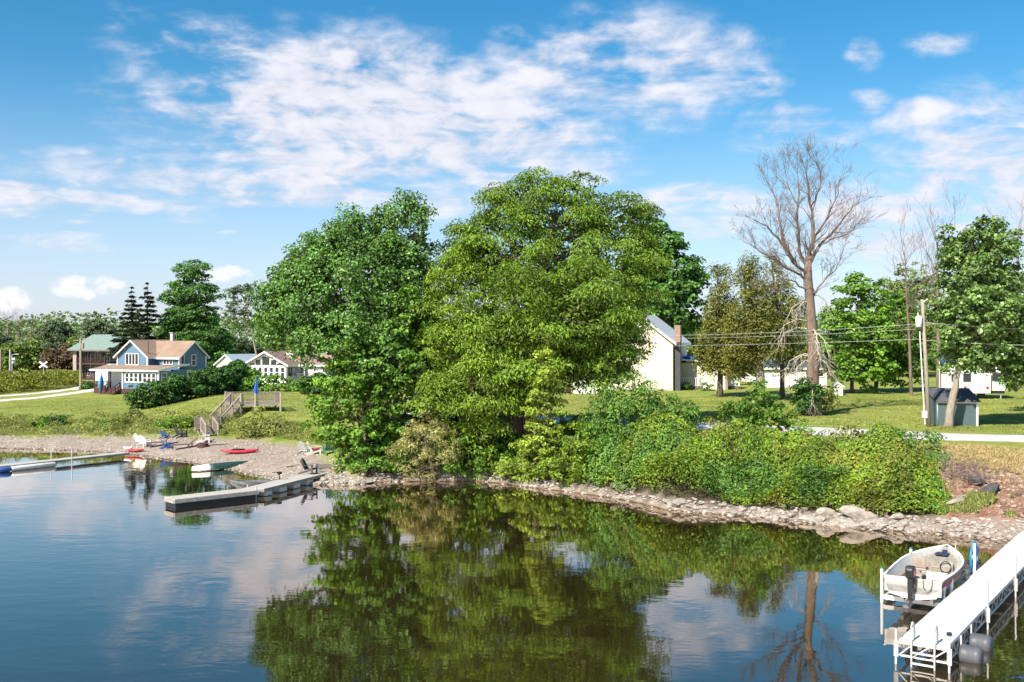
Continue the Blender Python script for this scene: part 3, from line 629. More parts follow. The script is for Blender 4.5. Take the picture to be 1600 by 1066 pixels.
def conifer(name, label, base, hgt_, rad, m, seed, per=26, leafs=.30, levels=26, droop=.22, group=None, first=.08):
    random.seed(seed); root = thing(name, label, 'tree', base, 0, group); mb = MB()
    mb.path([(0, 0, -.3), (0, 0, hgt_*.5), (0, 0, hgt_)], [hgt_*.018, hgt_*.011, .02], 7)
    C, Nn, S, A = [], [], [], []
    for l in range(levels):
        t = first+(1-first)*(l/(levels-1))**.92; z = hgt_*t; rr = rad*(1-t)**.8*random.uniform(.75, 1.12)+.12
        nb = max(3, int(8*(1-t)+3))
        for b in range(nb):
            a = random.random()*6.283; L = rr*random.uniform(.65, 1.1); d = Vector((math.cos(a), math.sin(a), 0))
            pts = []
            for i in range(5):
                s = i/4; pts.append(d*(L*s)+Vector((0, 0, z-droop*L*s*1.5+droop*L*s*s*1.2+.12*L*(1-t)*0)))
            mb.path(pts, [.05*(1-t)+.015, .035, .025, .015, .008], 4, False)
            k = max(6, int(per*L/rad*1.3)); side = d.cross(Vector((0, 0, 1)))
            for j in range(k):
                s = random.random()**.7; p = d*(L*s)+Vector((0, 0, z-droop*L*s*1.5+droop*L*s*s*1.2))
                w = (1-s*.7)*L*.28; q = p+side*random.uniform(-w, w)+Vector((0, 0, -abs(random.gauss(0, .16))*min(1, L)))
                C.append(q); Nn.append((random.gauss(0, .4), random.gauss(0, .4), 1)); S.append(leafs*random.uniform(.7, 1.3))
                A.append(d*1.0+side*random.uniform(-.8, .8)+Vector((0, 0, -.5)))
    mb.build('trunk', M['bark'], root, True)
    C = np.array([tuple(c) for c in C]); A = np.array([tuple(c) for c in A])
    link('crown', leaves_mesh('crown', C, np.array(Nn), np.array(S), .8+.4*rng.random(len(C)), m, .42, A, .05), root); return root
conifer('spruce_tree', 'dark spruce, the left of two, behind the blue house', gp(206, 166), (600-453)/F*166+.2, 5.8, LM['spruce'], 3, leafs=.8, per=100, levels=21)
conifer('spruce_tree', 'dark spruce, the right of two, behind the blue house', gp(230, 163), (600-446)/F*163+.2, 5.6, LM['spruce'], 4, leafs=.8, per=100, levels=21)
conifer('spruce_tree', 'dark spruce tip rising between cottonwood and walnut', gp(672, 78), 12.6, 2.6, LM['spruce'], 5, leafs=.4, per=70, levels=34)
conifer('pine_tree', 'pine behind the large maple at the right edge', gp(1606, 92), 11.6, 3.4, LM['pine'], 6, leafs=.42, per=30, levels=15, droop=.1, first=.25)
tree('sugar_maple_tree', 'tall layered maple behind the right end of the blue house', gp(305, 168), [(305, 605), (305, 560), (303, 480), (300, 430)], .5,
     [(300, 432, 22, 22), (300, 465, 36, 30), (298, 500, 38, 26), (310, 530, 46, 30), (320, 560, 44, 24), (285, 560, 38, 24), (332, 545, 30, 26), (345, 568, 20, 18), (272, 530, 20, 24)], LM['maple'], 168, dens=.6, cr=1.0, per=70, core=1.0, leaf=.42, flat=.45)
tree('leaning_poplar_tree', 'slim leaning poplar with bare lower trunk left of the cottonwood', gp(408, 150), [(408, 600), (401, 555), (393, 515), (382, 480)], .22,
     [(372, 470, 14, 22), (385, 468, 11, 24), (360, 462, 12, 12), (382, 500, 13, 12), (366, 492, 12, 14)], LM['far_b'], 150, 'bark_pale', dens=.8, cr=.7, per=34, leaf=.36, core=.15)

# ------------------------------------------------------------------ bare trees
def grow(mb, p, d, L, r, depth, spread=.6, lift=.1, kids=3, stretch=.72):
    pts = [p]; rad = [r]; q = p.copy(); dd = d.copy(); n = 3
    for i in range(n):
        dd = (dd+Vector((random.gauss(0, .13), random.gauss(0, .13), random.gauss(0, .1)+lift*.3))).normalized()
        q = q+dd*(L/n); pts.append(q.copy()); rad.append(max(.007, r*(1-.45*(i+1)/n)))
    mb.path(pts, rad, 7 if r > .08 else 4 if r > .02 else 3, False)
    if depth == 0: return
    for k in range(kids):
        i = random.randint(1, n) if k else n
        nd_ = (dd+Vector((random.gauss(0, spread), random.gauss(0, spread), random.gauss(0, spread*.6)+lift))).normalized()
        grow(mb, pts[i].copy(), nd_, L*stretch*random.uniform(.7, 1.15), rad[i]*(.75 if k == 0 else .55), depth-1, spread, lift, kids, stretch)
random.seed(21)
Dd = 76.5; B = gp(1272, Dd)
root = thing('dead_tree', 'tall bare dead tree on the lawn right of the cedars', 'tree', B)
mb = MB()
def L_(px, py, o=0.0): return at(px, py, Dd+o)-B
tr_ = [Vector((0, 0, -.3)), L_(1272, 640), L_(1270, 600), L_(1271, 540), L_(1266, 480), L_(1262, 425), L_(1263, 400)]
mb.path(tr_, [.75, .52, .46, .40, .36, .30, .24], 10)
limbs = [([(1263, 405), (1272, 360), (1270, 310), (1262, 265), (1258, 235)], .20, 0), ([(1265, 410), (1285, 372), (1310, 345), (1335, 312), (1352, 295)], .16, 1.5), ([(1262, 420), (1246, 385), (1243, 330), (1246, 280), (1244, 240)], .17, -1),
         ([(1262, 430), (1235, 405), (1215, 370), (1195, 345), (1165, 325)], .17, -2), ([(1240, 405), (1220, 375), (1212, 330), (1205, 285), (1190, 255)], .13, 2), ([(1272, 365), (1292, 330), (1310, 290), (1318, 250)], .12, -2),
         ([(1262, 440), (1240, 425), (1205, 400), (1175, 385), (1160, 372)], .13, 1), ([(1268, 470), (1290, 440), (1312, 420), (1320, 400)], .10, 1), ([(1268, 300), (1285, 265), (1285, 235), (1280, 228)], .08, 0),
         ([(1285, 372), (1310, 360), (1335, 352), (1345, 340)], .08, -1), ([(1264, 455), (1240, 440), (1215, 435), (1200, 450)], .08, -2), ([(1246, 300), (1228, 265), (1222, 240)], .07, 1)]
for pl, r, o in limbs:
    m_ = len(pl); pts = [L_(1264+(x-1264)*.88, y+(430-y)*.17 if y < 430 else y, o*i/(m_-1)) for i, (x, y) in enumerate(pl)]
    pts2 = []
    for a_, b_ in zip(pts[:-1], pts[1:]):
        for i in range(3): pts2.append(a_.lerp(b_, i/3)+Vector((random.gauss(0, .07), random.gauss(0, .07), random.gauss(0, .05)))*(1 if i else 0))
    pts2.append(pts[-1]); mb.path(pts2, [.82*r*(1-.8*i/(len(pts2)-1)) for i in range(len(pts2))], 7, False)
    for i in range(1, m_):
        for k in range(4 if i < m_-1 else 5):
            a, b = pts[i-1], pts[i]; p = a.lerp(b, random.random()) if i < m_-1 or k else b
            out = Vector((p.x, p.y*0.3, 0)).normalized() if Vector((p.x, p.y, 0)).length > .2 else Vector((0, 0, 1))
            dr = ((b-a).normalized()*.9+out*.25+Vector((random.gauss(0, .6), random.gauss(0, .7), random.gauss(.35, .35)))).normalized()
            grow(mb, p, dr, random.uniform(.8, 1.5), max(.02, r*(1-.75*i/(m_-1))*.38), 3, .55, .12, 3, .68)
mb.build('trunk', M['bark_dead'], root, True)
lb = MB(); random.seed(5)
for k in range(20):
    z = random.uniform(2.0, 9.8); a = random.uniform(0, 6.28); p = tr_[1].lerp(tr_[4], (z-.4)/8.5); L = random.uniform(1.4, 3.1)
    d = Vector((math.cos(a), math.sin(a)*.8, .1)); pts = [p, p+d*L*.4+Vector((0, 0, .05)), p+d*L*.8+Vector((0, 0, -.5)), p+d*L+Vector((0, 0, -1.3-random.random()*.8))]
    lb.path(pts, [.06, .045, .03, .015], 5, False)
    for j in range(6):
        q = pts[1].lerp(pts[2], random.random()) if j % 2 else pts[2].lerp(pts[3], random.random())
        grow(lb, q, (d*.5+Vector((random.gauss(0, .5), random.gauss(0, .5), -.9))).normalized(), random.uniform(.5, .95), .022, 2, .5, -.25, 2, .7)
lb.build('drooping_branches', M['twig_pale'], root, True)
bush('bush', 'dark green bush hugging the foot of the dead tree', 1258, 622, 19, 25, 76.0, LM['hedge'], leaf=.22, per=44)
bush('bush', 'small loose bush right of the dead tree trunk', 1292, 625, 14, 18, 77.5, LM['weed'], per=22)
def bare_tree(label, px, d, top, r, seed, sp=.42, n=14, lean=0):
    random.seed(seed); B = gp(px, d); root = thing('bare_tree', label, 'tree', B); mb = MB()
    base_py = CY+(H-B.z)*F/d; hh = (base_py-top)/F*d
    tp = [Vector((0, 0, -.2)), Vector((lean*.3, 0, hh*.35)), Vector((lean*.7, .2, hh*.7)), Vector((lean, .1, hh*.93))]
    mb.path(tp, [r, r*.8, r*.5, .03], 7, False)
    for k in range(n):
        t = random.uniform(.35, .97); i = 1 if t < .7 else 2; p = tp[i].lerp(tp[i+1], (t-.35)/.35 if i == 1 else min(1, (t-.7)/.27))
        a = random.uniform(0, 6.28); d_ = Vector((math.cos(a)*.7, math.sin(a)*.7, .85)).normalized()
        grow(mb, p, d_, hh*.14*random.uniform(.7, 1.3), r*.28*(1.2-t)+.012, 3, sp, .2, 3, .7)
    mb.build('trunk', M['bark_dead'], root, True); return root
bare_tree('bare pale tree left of the utility pole top', 1424, 100, 378, .17, 31, lean=-.6)
bare_tree('bare pale tree right of the utility pole top', 1466, 98, 352, .22, 33, n=16)
bare_tree('bare tree at the right edge of the picture', 1592, 115, 340, .2, 36, n=14)
bare_tree('faint bare tree above the far wood, first from the left', 12, 260, 492, .3, 41, n=16)
bare_tree('faint bare tree above the far wood, second from the left', 30, 268, 497, .3, 42, n=16)
bare_tree('faint bare tree above the far wood, third from the left', 48, 262, 500, .3, 43, n=16)

# ------------------------------------------------------------------ far wood
def far_proto(lobes, m, trunk=True, n=1, leaf=.75, per=40, cr=1.3, dens=.33, name='far_tree'):
    root = thing(name, 'x', 'tree'); me, Cc, Lc = foliage('crown', lobes, m, dens=dens, cr=cr, per=per, leaf=leaf, core=.4)
    mb = MB(); mb.path([(0, 0, -1), (0, 0, lobes[0][0][2])], [.4, .15], 6)
    for q in Cc[::9]: mb.path(bend((0, 0, lobes[0][0][2]*.5), q, .02, 3), [.12, .09, .05, .02], 4, False)
    mb.build('trunk', M['bark'], root, True); link('crown', me, root); return root
P_round = [far_proto([((0, 0, 7), (4.2, 4, 4.6)), ((1.8, .5, 9.5), (2.6, 2.6, 3)), ((-2, 0, 8.4), (2.6, 2.6, 3)), ((.4, 0, 4), (4.4, 4, 3))], LM[k_]) for k_ in ('far', 'far2', 'far_b')]
P_tall = far_proto([((0, 0, 9), (2.6, 2.6, 5)), ((.8, 0, 13), (1.6, 1.6, 2.6)), ((-1.6, 0, 10.5), (1.6, 1.6, 2.4)), ((1.9, 0, 8.6), (1.5, 1.5, 2)), ((0, 0, 4.4), (2.6, 2.4, 3))], LM['far_b'])
used = set()
def far_tree(p, px, d, top, wpx, label, group=None, h0=None):
    o = p if p.name not in used else copy_tree(p); used.add(p.name)
    B = gp(px, d); o.location = B; base_py = CY+(H-B.z)*F/d
    o['label'] = label
    if group: o['group'] = group
    ph = {True: 15.4, False: 12.4}[p is P_tall or o.get('tall', 0) == 1]; pw = 5.6 if p is P_tall else 9.0
    s = (base_py-top)/F*d/ph; w = wpx/F*d/pw
    o.scale = (w, w, s); o.rotation_euler = (0, 0, random.random()*6.28); return o
random.seed(11)
far_tree(P_tall, 82, 235, 497, 26, 'slender blue-green tree rising above the far wood, tallest of its clump')
far_tree(P_tall, 100, 238, 500, 24, 'slender blue-green tree above the far wood, rightmost of its clump')
far_tree(P_tall, 66, 240, 505, 22, 'slender blue-green tree above the far wood, leftmost of its clump')
far_tree(P_tall, 150, 215, 493, 34, 'blue-green poplar left of the spruces')
far_tree(P_tall, 168, 215, 503, 30, 'blue-green poplar touching the left spruce')
G = 'trees of the wood behind the houses'
spots = []
for px in range(-60, 200, 17): spots.append((px+random.uniform(-6, 6), random.uniform(205, 235), random.uniform(523, 545), random.uniform(34, 48)))
for px in range(340, 640, 18): spots.append((px+random.uniform(-6, 6), random.uniform(250, 290), random.uniform(527, 540), random.uniform(26, 38)))
for px in range(1075, 1680, 26): spots.append((px+random.uniform(-8, 8), random.uniform(165, 200), random.uniform(490, 530), random.uniform(42, 60)))
for px in range(640, 1075, 45): spots.append((px, random.uniform(170, 200), random.uniform(500, 530), 60))
for i, (px, d, top, w) in enumerate(spots): far_tree(P_round[random.choice((0, 0, 1, 1, 2))], px, d, top, w, *(('round leafy tree in the far wood left of the spruces', G+' left') if px < 250 else ('round leafy tree of the wood behind the white cottage', G+' middle') if px < 640 else ('round leafy tree hidden in the wood behind the big walnut', G+' centre') if px < 1075 else ('round leafy tree of the wood behind the right-hand lawn', G+' right')))
bush('russet_bush', 'russet brown bush at the edge of the far wood', 97, 570, 27, 24, 190, LM['russet'], dens=.6, cr=.9, per=44, leaf=.45)
# far ridge of woodland that reads as one mass
def mass(name, label, C, S, m, up=.7, aspect=.6, T=None, axis=None):
    n = len(C); return tag(link(name, leaves_mesh(name, C, rng.normal(size=(n, 3))*.5+np.array([0, -.2, up]), S, .7+.6*rng.random(n) if T is None else T, m, aspect, axis)), label, name.split('_')[-1], kind='stuff')
n = 26000; a = rng.uniform(-.62, .62, n); d = rng.uniform(330, 420, n); x = a*d
top = 8+7*vnoise(x, d, 14, 1)+4*vnoise(x, d, 5, 2); z = 2+top*np.sqrt(rng.random(n))
mass('distant_woodland', 'distant woodland along the horizon', np.stack([x, d, z], 1), rng.uniform(1.2, 2.2, n), LM['far'])

# ------------------------------------------------------------------ hedges and shrubs
def hedge(name, label, pts, h, w, m, leaf=.24, per=46, cr=.5):
    P = [gp(px, d) for px, d in pts]; B = P[0]; root = thing(name, label, 'hedge', B); L = []
    for a, b in zip(P[:-1], P[1:]):
        n = max(1, int((b-a).length/1.3))
        for i in range(n):
            q = a.lerp(b, (i+.5)/n)-B; hh = h*random.uniform(.85, 1.12)
            L.append(((q.x+random.gauss(0, .1), q.y+random.gauss(0, .2), q.z+hh*.45), (w*random.uniform(.85, 1.1), w, hh*.56)))
    me, Cc, Lc = foliage('foliage', L, m, dens=1.5, cr=cr, per=per, leaf=leaf, core=1.0, bottom=.8); mb = MB()
    for c, r in L: mb = MB(); mb.path([(c[0], c[1], c[2]-r[2]-.3), (c[0]+.1, c[1], c[2]+.4*r[2])], [.06, .02], 5); mb.build('stem', M['bark'], root)
    link('foliage', me, root); return root
random.seed(3)
hedge('lilac_hedge', 'long dark green hedge in front of the blue house', [(214, 106), (250, 108), (300, 112), (345, 116), (372, 122)], 2.75, 1.4, LM['hedge'], .3, 64)
hedge('grape_hedge', 'light green hedge below the white cottage', [(378, 118), (420, 117), (460, 117), (500, 118)], 1.45, 1.0, LM['hedge2'], .3)
bush('bush', 'dark bush at the joint of the two hedges', 372, 590, 16, 20, 124, LM['hedge'], leaf=.3)
bush('bush', 'light green vine bush left of the cottage windows', 392, 596, 14, 12, 121, LM['hedge2'], leaf=.3)
bush('bush', 'dark bush at the right end of the cottage hedge', 492, 602, 20, 16, 112, LM['hedge'], leaf=.3)
hedge('porch_hedge', 'low dark hedge under the white porch railing', [(1062, 111), (1090, 110), (1125, 110)], .9, .7, LM['hedge'], .22)
bush('bush', 'round green bush by the parking place left of the garage', 138, 603, 9, 6, 150, LM['hedge'], leaf=.3, dens=1.)
bush('sumac_bush', 'large sumac, topmost of the bank shrubs, below the white house', 985, 640, 0, 0, 61.0, LM['sumac'], lobes=[(985, 622, 46, 28), (960, 650, 50, 34), (1010, 650, 44, 32), (945, 690, 50, 36, -1), (990, 690, 54, 40, -1)], leaf=.24, aspect=.35, droop=.4, flat=.5, cr=.55, per=46)
bush('sumac_bush', 'sumac with feathery leaves right of the large sumac', 1052, 660, 0, 0, 60.5, LM['sumac'], lobes=[(1055, 645, 36, 22), (1040, 675, 40, 30), (1075, 665, 20, 22)], leaf=.24, aspect=.35, droop=.4, flat=.5)
bush('bush', 'bright green shrub below the big sumac, near the waterline', 905, 720, 0, 0, 59.8, LM['bramble'], lobes=[(905, 715, 44, 30), (880, 735, 40, 22), (935, 735, 36, 22), (915, 690, 30, 24)], leaf=.2)
bush('yellow_bush', 'yellowish shrub in the middle of the bank', 1020, 715, 0, 0, 59, LM['yellow'], lobes=[(1020, 700, 38, 34), (1000, 735, 36, 26), (1045, 730, 34, 30), (1035, 680, 24, 20)], leaf=.19)
bush('small_tree', 'small leafy tree standing up from the bank before the cedars', 1180, 650, 0, 0, 59.0, LM['young'], cat='tree', lobes=[(1182, 632, 26, 26), (1163, 658, 36, 28), (1206, 662, 32, 30), (1185, 695, 42, 32), (1186, 612, 14, 14), (1212, 632, 14, 10), (1150, 640, 12, 12)], leaf=.21, dens=1.3)
bush('bush', 'pale green shrub left of the small bank tree', 1125, 690, 0, 0, 59.5, LM['yellow'], lobes=[(1125, 680, 26, 24), (1110, 705, 36, 24), (1142, 700, 24, 20)], leaf=.18, per=34)
bush('bush', 'green shrub at the left foot of the bank by the stones', 955, 748, 0, 0, 58.6, LM['bramble'], lobes=[(960, 742, 40, 22), (990, 752, 30, 18), (930, 748, 26, 16)], leaf=.19)
bush('bush', 'shrub overhanging the stones below the yellowish shrub', 1055, 760, 0, 0, 55.5, LM['bramble'], lobes=[(1050, 752, 40, 24), (1080, 765, 30, 20), (1100, 745, 40, 26)], leaf=.18)
bush('bush', 'dark shrub near the waterline in the middle of the thicket', 1165, 770, 0, 0, 53, LM['young'], lobes=[(1165, 760, 46, 28), (1200, 772, 36, 22), (1135, 772, 36, 20)], leaf=.17)
bush('bush', 'green shrub above the flat pale boulder', 1370, 775, 0, 0, 50.0, LM['bramble'], lobes=[(1370, 765, 42, 28), (1400, 775, 28, 20), (1340, 775, 30, 20)], leaf=.16)
bush('bush', 'tall green shrub just right of the small bank tree', 1255, 700, 0, 0, 57, LM['young'], lobes=[(1252, 694, 26, 24), (1234, 712, 24, 20), (1276, 710, 22, 18)], leaf=.18)
bush('bush', 'dark shrub low on the bank left of the long flat boulder', 1288, 760, 0, 0, 50.8, LM['dogwood'], lobes=[(1290, 752, 30, 26), (1264, 768, 24, 18), (1314, 770, 22, 16)], leaf=.16)
bush('yellow_bush', 'yellow-green shrub in the right half of the thicket', 1345, 725, 0, 0, 53.5, LM['yellow'], lobes=[(1345, 716, 28, 24), (1370, 730, 22, 18), (1322, 732, 22, 16)], leaf=.16)
bush('bush', 'tall tuft at the top of the thicket beside the road', 1330, 675, 0, 0, 57.5, LM['weed'], lobes=[(1330, 676, 26, 16), (1345, 684, 24, 14), (1312, 684, 20, 12)], leaf=.17, per=28)
bush('bush', 'shrub at the upper right end of the thicket', 1430, 700, 0, 0, 54.0, LM['young'], lobes=[(1425, 700, 40, 20), (1450, 712, 24, 18), (1395, 692, 32, 16)], leaf=.17)
bush('bush', 'leafy undergrowth at the foot of the young maple', 575, 715, 0, 0, 63.2, LM['young'], lobes=[(560, 715, 36, 24), (595, 720, 30, 24), (620, 725, 24, 20), (545, 700, 20, 18)], leaf=.2)
bush('bush', 'shady undergrowth right of the willow sapling', 745, 722, 0, 0, 63.0, LM['young'], lobes=[(735, 715, 34, 26), (765, 725, 36, 24), (720, 735, 24, 14), (790, 735, 30, 18)], leaf=.2)
bush('bush', 'undergrowth added to make deep shade behind the walnut trunks', 735, 670, 0, 0, 69.5, LM['maple'], lobes=[(690, 672, 52, 40), (760, 668, 54, 42), (640, 680, 46, 40, -1), (800, 672, 36, 40), (720, 640, 60, 34, 2)], leaf=.26)  # shrub mass added to close the open gap under the crowns and darken it
bush('vine', 'bright vine climbing the trunk right of the walnut stems', 845, 660, 0, 0, 61.4, LM['vine'], cat='vine', lobes=[(854, 585, 24, 44), (852, 640, 27, 46), (848, 690, 30, 40), (858, 540, 17, 30), (838, 722, 34, 28), (872, 735, 36, 24)], leaf=.2, dens=2.2, cr=.36)
bush('bush', 'yellow-green vine carpet at the foot of the walnut', 815, 735, 0, 0, 61.6, LM['vine'], lobes=[(812, 736, 30, 18), (845, 742, 34, 16), (875, 748, 30, 14)], leaf=.18)
# brambles: one continuous mass over the bank between shrubs and stones
def cover(name, label, n, pxr, pyr, m, keep, hfun, leaf, aspect=.6, up=.7, surf=.55):
    px = rng.uniform(*pxr, n); py = rng.uniform(*pyr, n); u = (px-CX)/F; d0 = np.interp(u, sh_u, sh_d)
    t = rng.uniform(0, 22, n); y = d0+t; x = u*y; z = hgt(x, y, False); ok = keep(px, x, y, z, t)
    x, y, z, px, t = x[ok], y[ok], z[ok], px[ok], t[ok]
    hh = hfun(px, x, y, z, t); k = 1-rng.random(len(x))**2*surf
    C = np.stack([x, y, z+hh*k], 1)
    gx_ = (hfun(px, x+.2, y, z, t)-hfun(px, x-.2, y, z, t))*2.2; gy_ = (hfun(px, x, y+.2, z, t)-hfun(px, x, y-.2, z, t))*2.2
    Nn = np.stack([-gx_, -gy_-.35, np.full(len(x), up)], 1)+rng.normal(size=(len(x), 3))*.4
    T = (.6+.8*vnoise(x, y, 1.7, 4))*(.85+.3*rng.random(len(x)))
    return tag(link(name, leaves_mesh(name, C, Nn, leaf*rng.uniform(.6, 1.35, len(x)), T, m, aspect)), label, name.split('_')[-1], kind='stuff')
bh = lambda px, x, y, z, t: (.1+.35*vnoise(x, y, .5, 3)+1.35*vnoise(x, y, 1.3, 2)**1.6+1.3*vnoise(x, y, 2.6, 6)**1.6)*np.interp(px, [880, 1130, 1300], [1.45, 1.25, 1.0])*np.clip((1490-px)/90, .2, 1)*np.clip((z-zk(px)+.25)/.6, .25, 1)*np.clip((2.8-z)/.7, .12, 1)
zk = lambda px: np.interp(px, [560, 1000, 1400, 1480], [.2, .22, .32, .6])
def thick(lo, hi): return lambda px, x, y, z, t: (z > zk(px)+.25*(vnoise(x, y, 1.5, 7)-.5)) & (z < 2.82) & (px+75*vnoise(x, y, 1.7, 2)+40*vnoise(x, y, .6, 4) < 1535) & (vnoise(x, y, 1.9, 1)+.35*vnoise(x, y, .7, 5)+rng.normal(size=len(x))*.05 > lo) & (vnoise(x, y, 1.9, 1)+.35*vnoise(x, y, .7, 5)+rng.normal(size=len(x))*.05 < hi)
cover('bramble_thicket', 'dense mid green bramble thicket covering the bank above the stones', 170000, (875, 1485), (0, 1), LM['bramble'], thick(.48, .98), bh, .16)
cover('dogwood_thicket', 'darker green low shrubs mixed into the bank thicket', 170000, (875, 1485), (0, 1), LM['dogwood'], thick(-1, .52), lambda *a: bh(*a)*.9+.1, .15)
cover('grapevine_thicket', 'yellow-green vines mixed into the bank thicket', 170000, (875, 1485), (0, 1), LM['yellow'], thick(.95, 9), lambda *a: bh(*a)*1.0, .16)
n = 1500; px = rng.uniform(900, 1490, n); u = (px-CX)/F; y = np.interp(u, sh_u, sh_d)+rng.uniform(2.5, 11, n); x = u*y; z = hgt(x, y); ok = (z > .8) & (z < 2.75) & (vnoise(x, y, 2.2, 3) > .5); x, y, z, px = x[ok], y[ok], z[ok], px[ok]; n = len(x)
mass('dead_stalks', 'dry brown stalks poking out of the bank thicket', np.stack([x, y, z+bh(px, x, y, z, 0)*.9+.1], 1), rng.uniform(.4, .8, n), LM['stalk'], .1, .04, None, np.tile([0, 0, 2.0], (n, 1)))
cover('vine_carpet', 'shaded ivy and undergrowth below the big trees', 40000, (560, 900), (0, 1), LM['young'],
      lambda px, x, y, z, t: (z > .6) & (z < 2.4) & (t < 9), lambda px, x, y, z, t: .15+.9*vnoise(x, y, 1.1, 3), .2)
cover('tall_weeds', 'tall weeds on the low bank behind the left beach', 42000, (-40, 340), (0, 1), LM['weed'],
      lambda px, x, y, z, t: (z > np.interp(px, [0, 200, 320], [.62, .74, 1.0])) & (z < np.interp(px, [0, 200, 260, 320], [1.04, 1.18, 1.7, 2.15])), lambda px, x, y, z, t: .1+.85*vnoise(x, y, 1.2, 3)*vnoise(x, y, 5, 4)*1.9, .2, .35, .3)
cover('slope_weeds', 'pale weeds and low shrubs on the slope right of the stairs', 26000, (340, 505), (0, 1), LM['weed'],
      lambda px, x, y, z, t: (z > np.interp(px, [340, 500], [1.0, 1.1])) & (z < np.interp(px, [340, 400, 440, 500], [1.7, 1.95, 1.75, 1.25])+.3*(vnoise(x, y, 2, 1)-.5)), lambda px, x, y, z, t: .15+1.0*vnoise(x, y, 1.3, 3)*np.interp(px, [340, 400, 505], [.6, 1.1, .6]), .19, .35, .3)
for i, (px, py, w, h, d, k, lab) in enumerate(((66, 664, 14, 8, 89, 'young', 'dark low shrub in the weeds, leftmost on the left bank'), (92, 660, 10, 9, 89.5, 'hedge', 'dark low shrub in the weeds, second on the left bank'), (160, 668, 12, 10, 88, 'young', 'green low shrub in the weeds, middle of the left bank'),
      (186, 662, 9, 7, 90, 'yellow', 'yellow shrub in the weeds of the left bank'), (262, 668, 18, 12, 86, 'young', 'green shrub behind the beach loungers'), (285, 664, 14, 14, 86, 'bramble', 'bright shrub left of the stairs'), (205, 650, 12, 6, 93, 'weed', 'pale weed clump near the hedge end'))):
    bush('bush', lab, px, py, w, h, d, LM[k], leaf=.22, per=30)
bush('bush', 'grey-green shrub on the slope below the deck', 400, 668, 0, 0, 80, LM['weed'], lobes=[(405, 665, 26, 18), (385, 675, 18, 12), (435, 672, 24, 18), (460, 680, 24, 14)], leaf=.2, per=34)
n = 22000; px = rng.uniform(-60, 128, n); d = rng.uniform(136, 176, n); x = (px-CX)/F*d; ok = d > np.interp(px, [-60, 0, 75, 122], [129, 137, 147, 157])
x, d = x[ok], d[ok]; z = hgt(x, d, False)+(.3+2.3*vnoise(x, d, 3.5, 3)*np.clip((d-134)/14, .3, 1))*(1-.5*rng.random(len(x))**2)
mass('goldenrod_weeds', 'yellow-green weeds along the far gravel lane', np.stack([x, d, z], 1), rng.uniform(.3, .6, len(x)), LM['goldenrod'], .6, .45)
# dry grass on the bare right bank, grass fringe by the stones
n = 30000; px = rng.uniform(1470, 1700, n); u = (px-CX)/F; t = rng.uniform(1.5, 10.0, n); y = np.interp(u, sh_u, sh_d)+t; x = u*y; z = hgt(x, y)
ok = ((z > 2.2+.5*vnoise(x, y, 1.5, 2)) | (rng.random(n) < .05)) & (z < 2.99); x, y, z = x[ok], y[ok], z[ok]; n = len(x)
mass('dry_grass', 'dry straw-coloured grass on the right bank below the road', np.stack([x, y, z+.06], 1), rng.uniform(.10, .24, n), LM['drygrass'], .1, .12, None, np.tile([0, 0, 2.0], (n, 1)))
n = 9000; px = rng.uniform(1400, 1585, n); u = (px-CX)/F; y = np.interp(u, sh_u, sh_d)+rng.uniform(1.3, 2.7, n); x = u*y; z = hgt(x, y); ok = vnoise(x, y, .8, 3) > .5; x, y, z = x[ok], y[ok], z[ok]; n = len(x)
mass('shore_grass', 'tufted grass fringe above the stones on the right', np.stack([x, y, z+.12], 1), rng.uniform(.2, .5, n), LM['weed'], .1, .14, None, np.tile([0, 0, 2.0], (n, 1)))

# short grass blades that break up the mown lawns and fray the road edges
def lawn_grass(name, label, n, pxr, dr, keep, hmin, hmax, m):
    px = rng.uniform(*pxr, n); d = rng.uniform(*dr, n); x = (px-CX)/F*d; z = hgt(x, d); ok = keep(px, d, z)&(vnoise(x, d, 1.3, 2)+.4*vnoise(x, d, .4, 5) > .55); x, d, z = x[ok], d[ok], z[ok]; n = len(x)
    return mass(name, label, np.stack([x, d, z+.03], 1), rng.uniform(hmin, hmax, n), m, .15, .3, .6+.8*vnoise(x, d, 2.0, 3), np.tile([0, 0, 1.2], (n, 1)))
def road_d(px): return np.interp(px, [880, 1091, 1220, 1424, 1600, 1700], [74.5, 71.2, 68.6, 63.5, 60.6, 59.4])
lawn_grass('lawn_grass', 'short mown grass on the lawn right of the cream house', 70000, (880, 1690), (58, 100), lambda px, d, z: (d > road_d(px)+1.2) & (z > 2.5), .07, .16, LM['lawn'])
lawn_grass('slope_grass', 'short grass on the lawn around the wooden deck', 40000, (-40, 560), (86, 128), lambda px, d, z: (z > 1.25) & (d < np.interp(px, [-40, 0, 75, 150, 200], [109, 118, 127, 143, 150])), .08, .18, LM['lawn'])
